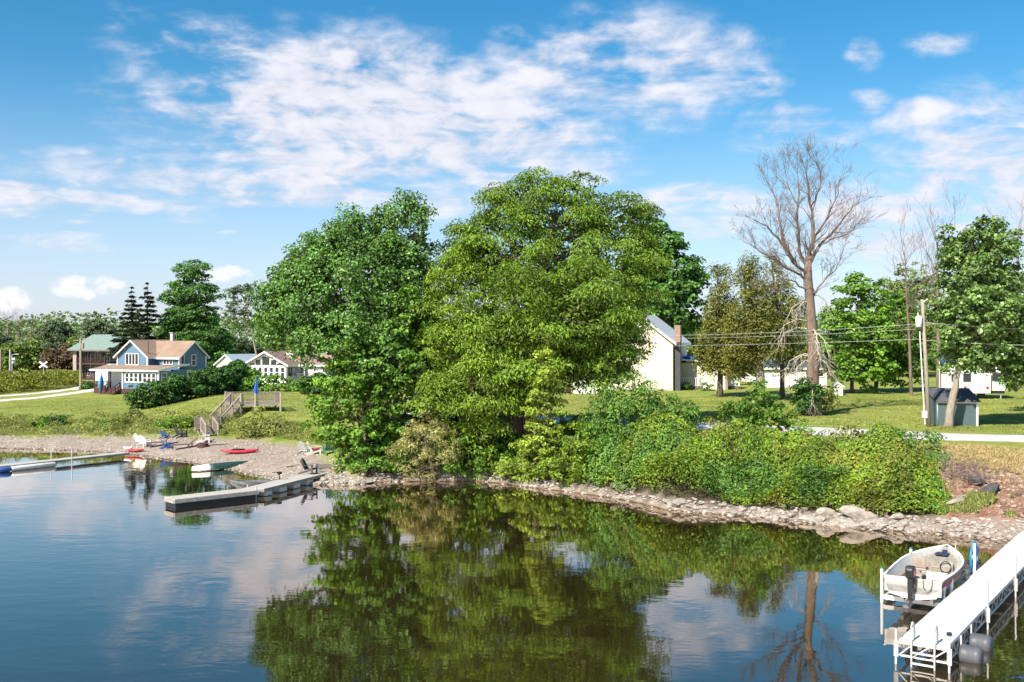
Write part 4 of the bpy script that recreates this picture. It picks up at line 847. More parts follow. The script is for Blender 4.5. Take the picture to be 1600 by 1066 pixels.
# ------------------------------------------------------------------ building tools
def window(parent, o, r, n, cx, z0, z1, w, nx=1, ny=1, fr=.09, name='window', trim=None):
    """a framed window on a wall plane: o wall origin, r along the wall, n outward normal"""
    o, r, n = Vector(o), Vector(r), Vector(n); up = Vector((0, 0, 1)); c = o+r*cx+up*((z0+z1)/2); h = z1-z0; mb = MB()
    for s in (-1, 1):
        mb.obox(c+r*(s*(w/2+fr/2))+n*.03, r*(fr/2), n*.06, up*(h/2+fr)); mb.obox(c+up*(s*(h/2+fr/2))+n*.031, r*(w/2), n*.06, up*(fr/2))
    for i in range(1, nx): mb.obox(c+r*(w*(i/nx-.5))+n*.028, r*.05, n*.055, up*(h/2))
    for j in range(1, ny): mb.obox(c+up*(h*(j/ny-.5))+n*.026, r*(w/2), n*.05, up*.03)
    f = mb.build(name, trim or M['trim'], parent)
    for i in range(nx):
        p = MB().obox(c+r*(w*((i+.5)/nx-.5))+n*.022, r*(w/nx/2-.012), n*.02, up*(h/2)); p.build('pane', M['glass'], f)
    return f
def gable(mb, x0, x1, y0, y1, z0, ze, zp, axis='x'):
    if axis == 'x':
        ym = (y0+y1)/2; mb.prism([(x0, y0, z0), (x0, y1, z0), (x0, y1, ze), (x0, ym, zp), (x0, y0, ze)], (x1-x0, 0, 0))
    else:
        xm = (x0+x1)/2; mb.prism([(x0, y0, z0), (x1, y0, z0), (x1, y0, ze), (xm, y0, zp), (x0, y0, ze)], (0, y1-y0, 0))
def gable_roof(x0, x1, y0, y1, ze, zp, axis, ov, th, m, parent, fascia=None, name='roof'):
    rb, fb = MB(), MB()
    if axis == 'x':
        ym = (y0+y1)/2; k = (zp-ze)/((y1-y0)/2); zo = ze-k*ov; a, b = x0-ov, x1+ov
        for yy in (y0-ov, y1+ov):
            rb.slab((a, yy, zo+th), (b, yy, zo+th), (b, ym, zp+th), (a, ym, zp+th), th*.9)
            fb.box(a+.002, b-.002, min(yy, yy*1)-.04, yy+.04, zo-.13, zo+th-.03)
            for xx in (a, b): fb.prism([(xx-.04, yy, zo-.12), (xx-.04, ym, zp-.12), (xx-.04, ym, zp+th-.04), (xx-.04, yy, zo+th-.04)], (.08, 0, 0))
    else:
        xm = (x0+x1)/2; k = (zp-ze)/((x1-x0)/2); zo = ze-k*ov; a, b = y0-ov, y1+ov
        for xx in (x0-ov, x1+ov):
            rb.slab((xx, a, zo+th), (xx, b, zo+th), (xm, b, zp+th), (xm, a, zp+th), th*.9)
            fb.box(xx-.04, xx+.04, a+.002, b-.002, zo-.13, zo+th-.03)
            for yy in (a, b): fb.prism([(xx, yy-.04, zo-.12), (xm, yy-.04, zp-.12), (xm, yy-.04, zp+th-.04), (xx, yy-.04, zo+th-.04)], (0, .08, 0))
    r = rb.build(name, m, parent); fb.build('fascia', fascia or M['trim'], r); return r
def rails(mb_post, mb_bal, pts, h, post=.09, bal=.035, step=.13, rail=.08):
    for a, b in zip(pts[:-1], pts[1:]):
        a, b = Vector(a), Vector(b); up = Vector((0, 0, h)); L = (b-a).length
        mb_post.bar(a+up, b+up, rail, .05); mb_post.bar(a+Vector((0, 0, .1)), b+Vector((0, 0, .1)), .04, .07)
        n = max(2, int(L/step))
        for i in range(1, n): p = a.lerp(b, i/n); mb_bal.bar(p+Vector((0, 0, .1)), p+up, bal, bal)
    for p in pts:
        p = Vector(p); mb_post.bar(p, p+Vector((0, 0, h+.04)), post, post)
M['blue_siding'] = siding('blue_siding', (0.115, 0.19, 0.28), .16)
M['white_siding'] = siding('white_siding', (0.74, 0.72, 0.66), .14)
M['cream'] = mat('cream_stucco', (0.64, 0.575, 0.44), .85, .06, 1.5)
M['grey_siding'] = siding('grey_siding', (0.19, 0.155, 0.14), .16)
M['tan_siding'] = siding('tan_siding', (0.36, 0.30, 0.26), .16)
M['shed_siding'] = siding('shed_siding', (0.10, 0.135, 0.14), .14)
M['roof_brown'] = shingle('brown_shingle', (0.20, 0.13, 0.09), (0.33, 0.225, 0.155))
M['roof_mauve'] = shingle('mauve_shingle', (0.20, 0.125, 0.105), (0.30, 0.19, 0.165))
M['roof_green'] = mat('green_metal_roof', (0.20, 0.265, 0.225), .5, .08, 1.0)
M['roof_white'] = mat('pale_metal_roof', (0.60, 0.61, 0.63), .4, .06, 1.0, metal=.2)
M['roof_grey'] = shingle('grey_shingle', (0.05, 0.055, 0.065), (0.11, 0.115, 0.13))
M['roof_silver'] = mat('silver_roof', (0.42, 0.47, 0.52), .45, .1, 1.0, metal=.2)

# ------------------------------------------------------------------ blue house
hb = thing('blue_house', 'blue two-storey house with brown shingle roof and enclosed porch', 'house', gp(184, 140)+Vector((0, 0, -.05)), R(-27))
gable(w := MB(), 0, 5.6, 0, 6.5, -.3, 5.15, 7.15, 'y'); w.build('wall', M['blue_siding'], hb)
gable(w := MB(), 5.0, 9.8, 1.5, 6.4, -.3, 5.1, 7.0, 'x'); w.build('wall', M['blue_siding'], hb)
gable_roof(0, 5.6, 0, 6.5, 5.15, 7.15, 'y', .42, .14, M['roof_brown'], hb)
gable_roof(3.6, 9.8, 1.5, 6.4, 5.1, 7.0, 'x', .40, .14, M['roof_brown'], hb)
w = MB(); w.box(3.84, 10.3, -2.6, -.002, .8, 3.12); w.box(9.802, 10.3, -.002, 2.5, .8, 3.3); w.build('porch_wall', M['blue_siding'], hb)
w = MB(); w.box(3.80, 10.34, -2.64, -.01, -.4, .8); w.box(-1.7, 3.79, -2.55, -.01, -.4, .78); w.build('skirting', M['wood_dark'], hb)
w = MB(); w.slab((-2.0, -3.0, 3.32), (10.6, -3.0, 3.32), (10.6, .0, 3.86), (-2.0, .0, 3.86), .13); w.slab((9.81, .0, 3.861), (10.6, .0, 3.861), (10.6, 2.6, 4.05), (9.81, 2.6, 4.05), .13); pr = w.build('porch_roof', M['roof_brown'], hb)
w = MB(); w.box(-2.02, 10.62, -3.05, -2.98, 3.1, 3.31); w.prism([(10.6, -2.98, 3.1), (10.6, .0, 3.64), (10.6, 2.6, 3.84), (10.6, 2.6, 4.04), (10.6, .0, 3.85), (10.6, -2.98, 3.3)], (.05, 0, 0)); w.build('fascia', M['trim'], pr)
for x, y in ((-1.6, -2.5), (-1.6, -.2), (1.4, -2.5)):
    w = MB(); w.box(x-.07, x+.07, y-.07, y+.07, .78, 3.2); w.build('porch_post', M['wood_dark'] if y < -1 else M['trim'], hb)
for x, y, z0_, z in ((3.84, -2.6, .78, 3.2), (10.3, -2.6, .78, 3.2), (10.3, 2.5, .78, 3.2), (0, 0, 3.5, 5.1), (5.6, 0, 3.5, 5.1), (9.8, 1.5, 3.5, 5.05), (9.8, 6.4, 3.5, 5.05)):
    w = MB(); w.box(x-.09, x+.09, y-.09, y+.09, z0_, z); w.build('corner_trim', M['trim'], hb)
wp, wb_ = MB(), MB(); rails(wp, wb_, [(-1.6, -2.5, .78), (1.2, -2.5, .78)], .9); rails(wp, wb_, [(-1.6, -2.5, .78), (-1.6, -.2, .78)], .9)
r_ = wp.build('railing', M['wood_dark'], hb); wb_.build('balusters', M['wood_dark'], r_)
w = MB()
for i in range(5): w.box(1.45, 3.3, -2.65-.3*(i+1), -2.66-.3*i, -.1, .62-.16*i)
w.bar((1.45, -2.6, 1.6), (1.45, -4.2, .75), .08, .08); w.bar((3.3, -2.6, 1.6), (3.3, -4.2, .75), .08, .08)
for x in (1.45, 3.3):
    for y, z in ((-4.15, .75), (-3.4, 1.15), (-2.6, 1.6)): w.box(x-.05, x+.05, y-.05, y+.05, -.2, z)
    w.bar((x, -2.6, 1.2), (x, -4.2, .35), .05, .05)
w.build('steps', M['wood_dark'], hb)
window(hb, (0, 0, 0), (1, 0, 0), (0, -1, 0), 2.75, 3.95, 5.35, 2.3, 4, 1)
window(hb, (0, 1.5, 0), (1, 0, 0), (0, -1, 0), 7.8, 4.0, 5.0, 1.6, 3, 1)
window(hb, (9.8, 1.5, 0), (0, 1, 0), (1, 0, 0), .55, 4.1, 5.15, .5); window(hb, (9.8, 1.5, 0), (0, 1, 0), (1, 0, 0), 2.6, 3.8, 5.2, .65, 1, 2)
for i in range(7): window(hb, (4.15, -2.6, 0), (1, 0, 0), (0, -1, 0), .55+i*.8, 1.75, 2.8, .55, 1, 2 if i != 3 else 1, .14)
window(hb, (10.3, -2.6, 0), (0, 1, 0), (1, 0, 0), .9, 1.8, 2.9, .8, 1, 2)
w = MB(); w.box(2.3, 3.3, -.1, -.012, .8, 2.85); w.build('door', M['wood_dark'], hb)
w = MB(); w.box(-1.5, 2.0, -.16, -.012, .8, 3.1); w.build('porch_back_panel', M['white'], hb)
w = MB(); w.tube((5.4, .3, 5.0), (5.4, .3, 7.1), .05); w.build('vent_pipe', M['darkgrey'], hb)
w = MB(); w.box(5.5, 6.0, 4.1, 4.5, 6.5, 8.2); w.box(5.4, 6.1, 4.0, 4.6, 8.2, 8.3); w.build('chimney', M['concrete'], hb)
w = MB(); w.slab((9.8, 6.2, 3.3), (12.6, 6.2, 2.3), (12.6, 9.0, 2.3), (9.8, 9.0, 3.3), .14); lw = w.build('lean_to_roof', M['roof_silver'], hb)
w = MB(); w.prism([(9.81, 6.41, -.3), (12.3, 6.41, -.3), (12.3, 6.41, 2.2), (9.81, 6.41, 3.1)], (0, 2.4, 0)); w.build('lean_to_wall', M['blue_siding'], hb)
# blue kayak leaning on the steps
def hull(name, L, W, Hh, m, parent=None, n=13, cock=None):
    mb = MB(); ring = 8
    for i in range(n):
        s = i/(n-1); x = (s-.5)*L; f = max(.03, math.sin(math.pi*min(max(s, .012), .988))**.62)
        zc = .10*Hh*((2*s-1)**2)*3
        for j in range(ring):
            a = 2*math.pi*j/ring; mb.v.append((x, math.cos(a)*W/2*f, zc+Hh/2+math.sin(a)*Hh/2*(f**.6)*(1 if math.sin(a) < 0 else .62)))
    for i in range(n-1):
        for j in range(ring): mb.f.append((i*ring+j, i*ring+(j+1) % ring, (i+1)*ring+(j+1) % ring, (i+1)*ring+j))
    mb.f.append(tuple(range(ring))); mb.f.append(tuple(range((n-1)*ring, n*ring)))
    return mb.build(name, m, parent, True)
def kayak(label, loc, rot, L, m, tilt=(0, 0), group=None):
    k_ = thing('kayak', label, 'kayak', loc, rot, group); k_.rotation_euler = (tilt[0], tilt[1], rot)
    hull('hull', L, .68, .34, m, k_)
    c = MB(); pts = [(math.cos(a)*.46-.1, math.sin(a)*.23, .315) for a in np.linspace(0, 6.283, 17)]; c.path(pts, .028, 5, False); c.build('cockpit_rim', M['black'], k_)
    c = MB(); c.prism([(math.cos(a)*.44-.1, math.sin(a)*.215, .27) for a in np.linspace(0, 6.283, 15)[:-1]], (0, 0, .035)); c.build('cockpit', M['black'], k_); return k_
M['blue_plastic'] = mat('blue_plastic', (0.01, 0.22, 0.55), .35, .1)
k_ = kayak('blue kayak standing upright beside the porch steps', hb.matrix_basis @ Vector((.9, -3.4, 1.35)), R(-27), 2.7, M['blue_plastic'], (0, R(-86)))
# ------------------------------------------------------------------ other far buildings, left
def G3(px, d, dz=0): return gp(px, d, dz)
g = thing('garage', 'white garage behind the porch of the blue house', 'garage', G3(147, 150), R(-20)); gable(w := MB(), 0, 6, 0, 6, -.3, 2.9, 3.6, 'y'); w.build('wall', M['white_siding'], g)
gable_roof(0, 6, 0, 6, 2.9, 3.6, 'y', .25, .12, M['roof_silver'], g); w = MB(); w.box(1.2, 4.4, -.06, -.012, 0, 2.3); w.build('garage_door', M['white'], g)
ap = thing('apartment_house', 'two-storey grey house with green metal roof and balconies', 'house', G3(125, 186), R(-24))
w = MB(); gable(w, 0, 9, 0, 9, -.4, 5.6, 7.9, 'x'); w.build('wall', M['grey_siding'], ap)
w = MB(); w.box(-.02, .9, -1.6, -.01, -.4, 5.4); w.build('end_wall', M['tan_siding'], ap)
gable_roof(-.2, 9, -1.8, 9, 5.5, 8.0, 'x', .5, .14, M['roof_green'], ap, M['grey_siding'])
for z in (.2, 2.9):
    b_ = MB(); b_.box(.9, 7.8, -1.7, -.01, z-.18, z); bl = b_.build('balcony', M['wood_dark'], ap)
    p_, q_ = MB(), MB(); rails(p_, q_, [(.9, -1.65, z), (3.2, -1.65, z), (5.5, -1.65, z), (7.7, -1.65, z)], .95, step=.16); p_.build('railing', M['wood_dark'], bl); q_.build('balusters', M['wood_dark'], bl)
    for x in (2.0, 4.4, 6.6): window(ap, (0, 0, 0), (1, 0, 0), (0, -1, 0), x, z+.5, z+2.1, 1.1, 2, 1, .07)
for x in (1.0, 4.4, 7.7): w = MB(); w.box(x-.08, x+.08, -1.72, -1.58, -.4, 5.4); w.build('balcony_post', M['wood_dark'], ap)
window(ap, (9, 0, 0), (0, 1, 0), (1, 0, 0), 3.2, 3.3, 4.8, 1.0)
for i, (px, d, lab, L) in enumerate(((318, 170, 'grey-roofed shed right of the blue house, partly hidden', 5), (338, 158, 'white shed with pale metal roof left of the cottage', 6))):
    g = thing('shed', lab, 'shed', G3(px, d), R(-30)); gable(w := MB(), 0, 4.2, 0, L, -.4, 2.5, 3.9, 'y'); w.build('wall', M['white_siding'], g); gable_roof(0, 4.2, 0, L, 2.5, 3.9, 'y', .3, .1, M['roof_silver'], g)
    window(g, (4.2, 0, 0), (0, 1, 0), (1, 0, 0), 2.0, .8, 1.9, 1.2, 2, 1, .06)
# ------------------------------------------------------------------ cottage
ct = thing('white_cottage', 'white cottage with glazed gable and mauve roof above the hedge', 'house', G3(385, 137), R(-16))
gable(w := MB(), 0, 5.9, 0, 7, -.6, 2.75, 4.3, 'y'); w.build('wall', M['white'], ct); gable_roof(0, 5.9, 0, 7, 2.75, 4.3, 'y', .5, .14, M['roof_mauve'], ct)
w = MB(); w.box(5.9, 11, 2.5, 7.5, -.6, 2.7); w.build('wall', M['white_siding'], ct); gable_roof(5.4, 11, 2.5, 7.5, 2.7, 4.0, 'x', .4, .12, M['roof_mauve'], ct)
for i in range(7): window(ct, (0, 0, 0), (1, 0, 0), (0, -1, 0), .45+i*.83, .95, 2.25, .46, 1, 2, .08)
for i, (x, h_) in enumerate(((.95, .25), (1.8, .7), (2.95, 1.12), (4.1, .7), (4.95, .25))):
    window(ct, (0, 0, 0), (1, 0, 0), (0, -1, 0), x, 2.55, 2.55+h_, .8 if i != 2 else 1.1, 1, 1, .06)
window(ct, (5.9, 0, 0), (0, 1, 0), (1, 0, 0), 1.0, 1.1, 2.3, 1.2, 2, 1)
window(ct, (5.9, 2.5, 0), (1, 0, 0), (0, -1, 0), 1.4, 1.0, 2.2, 1.2, 2, 1)
w = MB(); w.box(6.0, 10.0, .9, 2.49, -.6, .5); bl = w.build('balcony', M['wood_grey'], ct); p_, q_ = MB(), MB(); rails(p_, q_, [(6.0, .95, .5), (8, .95, .5), (10, .95, .5)], .95); p_.build('railing', M['wood_grey'], bl); q_.build('balusters', M['wood_grey'], bl)
w = MB(); w.box(4.1, 4.9, 3.6, 4.4, 3.3, 5.1); ch = w.build('chimney', M['brick'], ct); w = MB(); w.box(3.9, 5.1, 3.4, 4.6, 3.2, 4.2); w.build('chimney_base', M['white_dirty'], ct)
# ------------------------------------------------------------------ deck and stairs, umbrella
A_, B_, C_, D_ = Vector((-23.35, 88.0, 0)), Vector((-20.2, 89.2, 0)), Vector((-21.4, 92.5, 0)), Vector((-25.6, 91.4, 0)); zf = 3.2
dk = thing('wooden_deck', 'grey wooden deck with railing on the grassy slope', 'deck', (A_.x, A_.y, gz(A_.x, A_.y)))
def dl(v, z): return Vector((v.x-A_.x, v.y-A_.y, z-dk.location.z))
w = MB(); w.prism([dl(A_, zf-.22), dl(B_, zf-.22), dl(C_, zf-.22), dl(D_, zf-.22)], (0, 0, .2)); w.build('platform', M['wood_pale'], dk)
AM = A_.lerp(B_, .36); p_, q_ = MB(), MB(); rails(p_, q_, [dl(A_, zf), dl(AM, zf), dl(B_, zf)], .84, step=.12); rails(p_, q_, [dl(B_, zf), dl(C_, zf), dl(D_, zf)], .84, step=.12)
AD = D_.lerp(A_, .52); rails(p_, q_, [dl(D_, zf), dl(AD, zf)], .84, step=.12); r_ = p_.build('railing', M['wood_grey'], dk); q_.build('balusters', M['wood_grey'], r_)
for v in (AM, B_, C_, D_, A_): w = MB(); v2 = v+Vector((.05, -.04, 0)); w.bar(dl(v2, gz(v.x, v.y)-.3), dl(v2, zf+.9), .15, .15); w.build('post', M['wood_pale'], dk)
st = thing('wooden_stairs', 'grey wooden stairs with landing from deck to beach', 'stairs', (-24.4, 84.0, gz(-24.4, 84)))
def sl(x, y, z): return Vector((x+24.4, y-84.0, z-st.location.z))
T0, T1 = (A_+AD)/2, Vector((-24.55, 84.9, 0)); zl = 1.55; w = MB(); n = 9
dirx = (T1-T0).normalized(); sid = Vector((-dirx.y, dirx.x, 0))
for i in range(n): q = T0.lerp(T1, (i+.5)/n); z = zf+(zl-zf)*(i+1)/(n+1); w.obox(sl(q.x, q.y, z), dirx*.2, sid*.5, (0, 0, .025))
w.build('treads', M['wood_pale'], st); p_, q_ = MB(), MB()
for s in (-1, 1):
    a, b = T0+sid*(.52*s), T1+sid*(.52*s); p_.bar(sl(a.x, a.y, zf-.15), sl(b.x, b.y, zl-.15), .06, .25); p_.bar(sl(a.x, a.y, zf+.85), sl(b.x, b.y, zl+.85), .1, .06)
    for i in range(1, 22): q = a.lerp(b, i/22); z = zf+(zl-zf)*i/22; q_.bar(sl(q.x, q.y, z-.05), sl(q.x, q.y, z+.83), .035, .035)
    for t in (0.02, .5, .98): q = a.lerp(b, t); z = zf+(zl-zf)*t; p_.bar(sl(q.x, q.y, gz(q.x, q.y)-.2), sl(q.x, q.y, z+.9), .1, .1)
p_.build('handrail', M['wood_pale'], st); q_.build('balusters', M['wood_grey'], st)
w = MB(); w.box(-1.5+.0, .35, -.55, .75, zl-.12-st.location.z, zl-st.location.z); w.build('landing', M['wood_grey'], st)
p_, q_ = MB(), MB(); zz_ = zl-st.location.z; rails(p_, q_, [(.3, .7, zz_), (-1.45, .7, zz_), (-1.45, -.5, zz_), (-1.0, -.5, zz_)], .85); r_ = p_.build('landing_railing', M['wood_grey'], st); q_.build('balusters', M['wood_grey'], r_)
for x, y in ((-1.45, -.5), (-1.45, .7), (.3, -.5)): w = MB(); w.box(x-.06, x+.06, y-.06, y+.06, -1.0, zz_); w.build('post', M['wood_pale'], st)
T2, T3 = Vector((-24.85, 83.4, 0)), Vector((-23.85, 81.4, 0)); z3 = gz(T3.x, T3.y)+.05; dirx = (T3-T2).normalized(); sid = Vector((-dirx.y, dirx.x, 0)); w = MB()
for i in range(5): q = T2.lerp(T3, (i+.5)/5); z = zl+(z3-zl)*(i+1)/6; w.obox(sl(q.x, q.y, z), dirx*.2, sid*.45, (0, 0, .025))
w.build('treads', M['wood_pale'], st); p_, q_ = MB(), MB()
for s in (-1, 1):
    a, b = T2+sid*(.48*s), T3+sid*(.48*s); p_.bar(sl(a.x, a.y, zl-.15), sl(b.x, b.y, z3-.05), .06, .22); p_.bar(sl(a.x, a.y, zl+.85), sl(b.x, b.y, z3+.85), .12, .06)
    for i in range(1, 14): q = a.lerp(b, i/14); z = zl+(z3-zl)*i/14; q_.bar(sl(q.x, q.y, z-.05), sl(q.x, q.y, z+.83), .035, .035)
    for t in (0.02, .98): q = a.lerp(b, t); z = zl+(z3-zl)*t; p_.bar(sl(q.x, q.y, gz(q.x, q.y)-.2), sl(q.x, q.y, z+.9), .1, .1)
p_.build('handrail', M['wood_pale'], st); q_.build('balusters', M['wood_grey'], st)
um = thing('umbrella', 'closed blue parasol on the wooden deck', 'umbrella', (-22.45, 89.9, zf-.01)); w = MB(); w.tube((0, 0, 0), (0, 0, 2.1), .025); w.build('pole', M['alu'], um)
w = MB(); n = 12
for i, (z, r) in enumerate(((.75, .17), (.8, .24), (1.2, .2), (1.7, .12), (2.1, .05), (2.2, .015))):
    for j in range(n): a = 6.283*j/n; k = r*(1 if j % 2 else .72); w.v.append((math.cos(a)*k, math.sin(a)*k, z))
for i in range(5):
    for j in range(n): w.f.append((i*n+j, i*n+(j+1) % n, (i+1)*n+(j+1) % n, (i+1)*n+j))
w.f.append(tuple(range(n))); w.f.append(tuple(range(5*n, 6*n))); w.build('canopy', M['blue_tarp'], um)
w = MB(); w.tube((0, 0, 0), (0, 0, .1), .25, .22, 12); w.build('base', M['darkgrey'], um)

# ------------------------------------------------------------------ white house, right
wh = thing('white_house', 'cream two-storey house with white metal roof half hidden by the walnut', 'house', G3(948, 112)+Vector((0, 0, 0)), R(-21))
gable(w := MB(), 0, 7.3, 0, 7.5, -.4, 5.3, 8.1, 'y'); w.build('wall', M['cream'], wh); gable_roof(0, 7.3, 0, 7.5, 5.3, 8.1, 'y', .4, .14, M['roof_white'], wh)
w = MB(); w.box(-.03, 7.33, -.03, 7.53, -.4, .25); w.build('foundation', M['concrete'], wh)
w = MB(); w.box(7.42, 8.0, .45, 1.15, -.2, 5.2); cs = w.build('chimney_shaft', M['darkgrey'], wh); w = MB(); w.box(7.4, 8.02, .43, 1.17, 5.2, 7.0); w.build('chimney_top', M['brick'], wh)
window(wh, (7.3, 0, 0), (0, 1, 0), (1, 0, 0), 3.6, 3.4, 4.9, .9, 1, 2); window(wh, (0, 0, 0), (1, 0, 0), (0, -1, 0), 3.2, 5.6, 6.8, 1.0, 1, 2); window(wh, (0, 0, 0), (1, 0, 0), (0, -1, 0), 2.0, 1.2, 2.6, 1.0, 1, 2)
w = MB(); w.box(-2.4, -.01, 1.0, 5.5, -.4, 2.6); w.build('wing_wall', M['cream'], wh); w = MB(); w.slab((-2.7, .6, 2.62), (0, .6, 2.62), (0, 5.8, 3.6), (-2.7, 5.8, 3.6), .12); w.build('wing_roof', M['roof_white'], wh)
window(wh, (-2.4, 1.0, 0), (1, 0, 0), (0, -1, 0), 1.2, 1.0, 2.2, .9)
w = MB(); w.box(7.32, 12.2, 4.0, 8.2, -.4, 2.9); w.build('addition_wall', M['cream'], wh); w = MB(); w.slab((7.2, 3.5, 3.35), (12.6, 3.5, 2.95), (12.6, 8.5, 2.95), (7.2, 8.5, 3.35), .16); ar = w.build('addition_roof', M['white'], wh)
w = MB(); w.box(7.5, 9.3, 4.6, 5.6, 3.3, 3.62); w.build('blue_roof_cover', M['blue_tarp'], ar); w = MB(); w.box(12.21, 12.5, 3.9, 4.1, -.3, 2.8); w.build('corner_post', M['brick'], wh)
pb_ = thing('porch_box', 'small white panelled shed at the left end of the cream house', 'shed', G3(896, 106), R(-6)); w = MB(); w.box(0, 2.45, 0, 2.4, -.3, 1.25); w.build('panel', M['white'], pb_)
w = MB(); w.box(-.05, 2.5, -.05, 2.45, 1.25, 1.33); w.build('sill', M['trim'], pb_); w = MB(); w.box(0.02, 2.43, .02, 2.38, 1.33, 2.3); w.build('screen_wall', M['white_siding'], pb_); w = MB(); w.slab((-.2, -.25, 2.38), (2.65, -.25, 2.38), (2.65, 2.6, 2.7), (-.2, 2.6, 2.7), .08); w.build('roof', M['roof_white'], pb_)
window(pb_, (0, 0.02, 0), (1, 0, 0), (0, -1, 0), .6, 1.45, 2.15, .8); window(pb_, (0, .02, 0), (1, 0, 0), (0, -1, 0), 1.75, 1.45, 2.15, .9)
for x in (-.35, -1.0): w = MB(); w.path([(0, 0, 0.02), (0, 0, .1), (0, 0, .3), (0, 0, .5), (0, 0, .58)], [.1, .26, .33, .24, .05], 10); o = w.build('red_pot_plant', M['wood_dark'], None, True); o.location = pb_.matrix_basis @ Vector((x-.2, .1, .0)); o.location.z = gz(o.location.x, o.location.y); tag(o, 'round dark red planter beside the small white shed', 'planter', 'red planters by the white shed')
pd = thing('porch_railing', 'white porch deck with picket railing before the cream house', 'deck', G3(1058, 112), R(4)); p_, q_ = MB(), MB(); Lp = 6.9
rails(p_, q_, [(0, 0, .35), (2.3, 0, .35), (4.6, 0, .35), (Lp, 0, .35)], .95, .13, .07, .21); r_ = p_.build('railing', M['white'], pd); q_.build('pickets', M['white'], r_); w = MB(); w.box(0, Lp, .0, 3.0, .1, .32); w.build('floor', M['wood_grey'], pd)
w = MB()
for x in (.1, 2.3, 4.6, 6.8): w.box(x-.08, x+.08, .05, .2, -.5, .1)
w.build('footing', M['wood_grey'], pd)
g = thing('white_garage', 'low white garage behind the cedar trunks', 'garage', G3(1196, 116), R(-4)); gable(w := MB(), 0, 6.8, 0, 6, -.3, 2.3, 3.3, 'x'); w.build('wall', M['white_siding'], g); gable_roof(0, 6.8, 0, 6, 2.3, 3.3, 'x', .3, .12, M['roof_grey'], g)
w = MB(); w.box(2.6, 5.0, -.06, -.012, -.1, 2.0); w.build('garage_door', M['white'], g); window(g, (0, 0, 0), (1, 0, 0), (0, -1, 0), 5.8, 1.3, 1.9, 1.2, 2)
bh_ = thing('little_white_shed', 'tiny white gabled pump house right of the dead tree', 'shed', G3(1302, 100), R(-10)); gable(w := MB(), 0, .9, 0, .9, -.2, 1.0, 1.35, 'y'); w.build('wall', M['white'], bh_); gable_roof(0, .9, 0, .9, 1.0, 1.35, 'y', .1, .05, M['roof_silver'], bh_); w = MB(); w.box(.25, .65, -.03, -.01, 0, .8); w.build('door', M['white_dirty'], bh_)
# parked car, mostly hidden
def car(label, loc, rz, body):
    c = thing('parked_car', label, 'car', loc, rz); L, W = 4.4, 1.75
    pr = [(-2.2, .35), (-2.2, .85), (-1.9, .95), (-1.5, 1.45), (.4, 1.5), (1.1, 1.0), (2.0, .85), (2.2, .7), (2.2, .35)]
    w = MB(); w.prism([(x, -W/2, z) for x, z in pr], (0, W, 0)); w.build('body', body, c, bevel=.06)
    for s in (-1, 1):
        w = MB(); w.prism([(x, s*(W/2+.004), z) for x, z in [(-1.55, 1.0), (-1.35, 1.38), (.3, 1.42), (.85, 1.02)]], (0, .012*s, 0)); w.build('side_window', M['glass'], c)
    for x in (-1.4, 1.4):
        for s in (-1, 1): w = MB(); w.tube((x, s*.72, .33), (x, s*.93, .33), .33, n=16); wl = w.build('wheel', M['black'], c); w = MB(); w.tube((x, s*.9, .33), (x, s*.94, .33), .19, n=12); w.build('rim', M['galv'], wl)
    return c
car('white parked car behind the porch railing', G3(1158, 124), R(6), M['white'])
# ------------------------------------------------------------------ trailer, grey shed
rv = thing('camper_trailer', 'white camper trailer behind the large maple', 'trailer', G3(1481, 96), R(-5))
w = MB(); w.prism([(0, 0, .75), (5.4, 0, .75), (5.4, 0, 3.1), (.6, 0, 3.1), (0, 0, 2.3)], (0, 2.3, 0)); w.build('body', M['white'], rv, bevel=.08); w = MB(); w.box(1.1, 3.7, -.5, -.002, .55, 2.7); w.build('slide_out', M['white'], rv, bevel=.03)
window(rv, (0, -.5, 0), (1, 0, 0), (0, -1, 0), 1.55, 1.7, 2.35, .6, 1, 2, .04, trim=M['darkgrey']); window(rv, (0, 0, 0), (1, 0, 0), (0, -1, 0), 4.4, 1.75, 2.4, .7, 1, 2, .04, trim=M['darkgrey']); window(rv, (0, 0, 0), (1, 0, 0), (0, -1, 0), .6, 1.75, 2.3, .5, 1, 1, .04, trim=M['darkgrey'])
for x in (1.4, 3.4): w = MB(); w.box(x-.12, x+.12, -.53, -.501, .95, 1.2); w.build('tail_light', M['red'], rv)
for x in (2.2, 3.1): w = MB(); w.tube((x, .1, .34), (x, .35, .34), .34, n=16); w.build('wheel', M['black'], rv)
w = MB(); w.box(.3, 5.2, .2, 2.1, .5, .75); w.build('chassis', M['darkgrey'], rv); w = MB(); w.tube((4.9, .3, -.05), (4.9, .3, .5), .05); w.tube((.5, .3, -.05), (.5, .3, .5), .05); w.build('jack', M['galv'], rv)
gs = thing('grey_shed', 'small dark grey shed with white trim beside the road', 'shed', G3(1463, 67.6), R(-6)); w = MB(); w.prism([(0, 0, -.15), (0, 1.9, -.15), (0, 1.9, 2.2), (0, 0, 1.62)], (2.62, 0, 0)); w.build('wall', M['shed_siding'], gs)
w = MB(); w.slab((-.12, -.22, 1.66), (2.74, -.22, 1.66), (2.74, 2.1, 2.42), (-.12, 2.1, 2.42), .07); w.build('roof', M['roof_grey'], gs)
for b_ in ((-.03, .09, -.035, .05, -.15, 1.495), (2.53, 2.65, -.035, .05, -.15, 1.495), (-.03, 2.65, -.036, -.003, 1.50, 1.6), (2.575, 2.66, 1.85, 1.95, -.15, 2.1)):
    w = MB(); w.box(*b_); w.build('trim_board', M['trim'], gs)
w = MB(); w.prism([(2.622, .06, -.15), (2.622, 1.84, -.15), (2.622, 1.84, 2.1), (2.622, .06, 1.58)], (.012, 0, 0)); w.build('side_panel', M['white_siding'], gs)
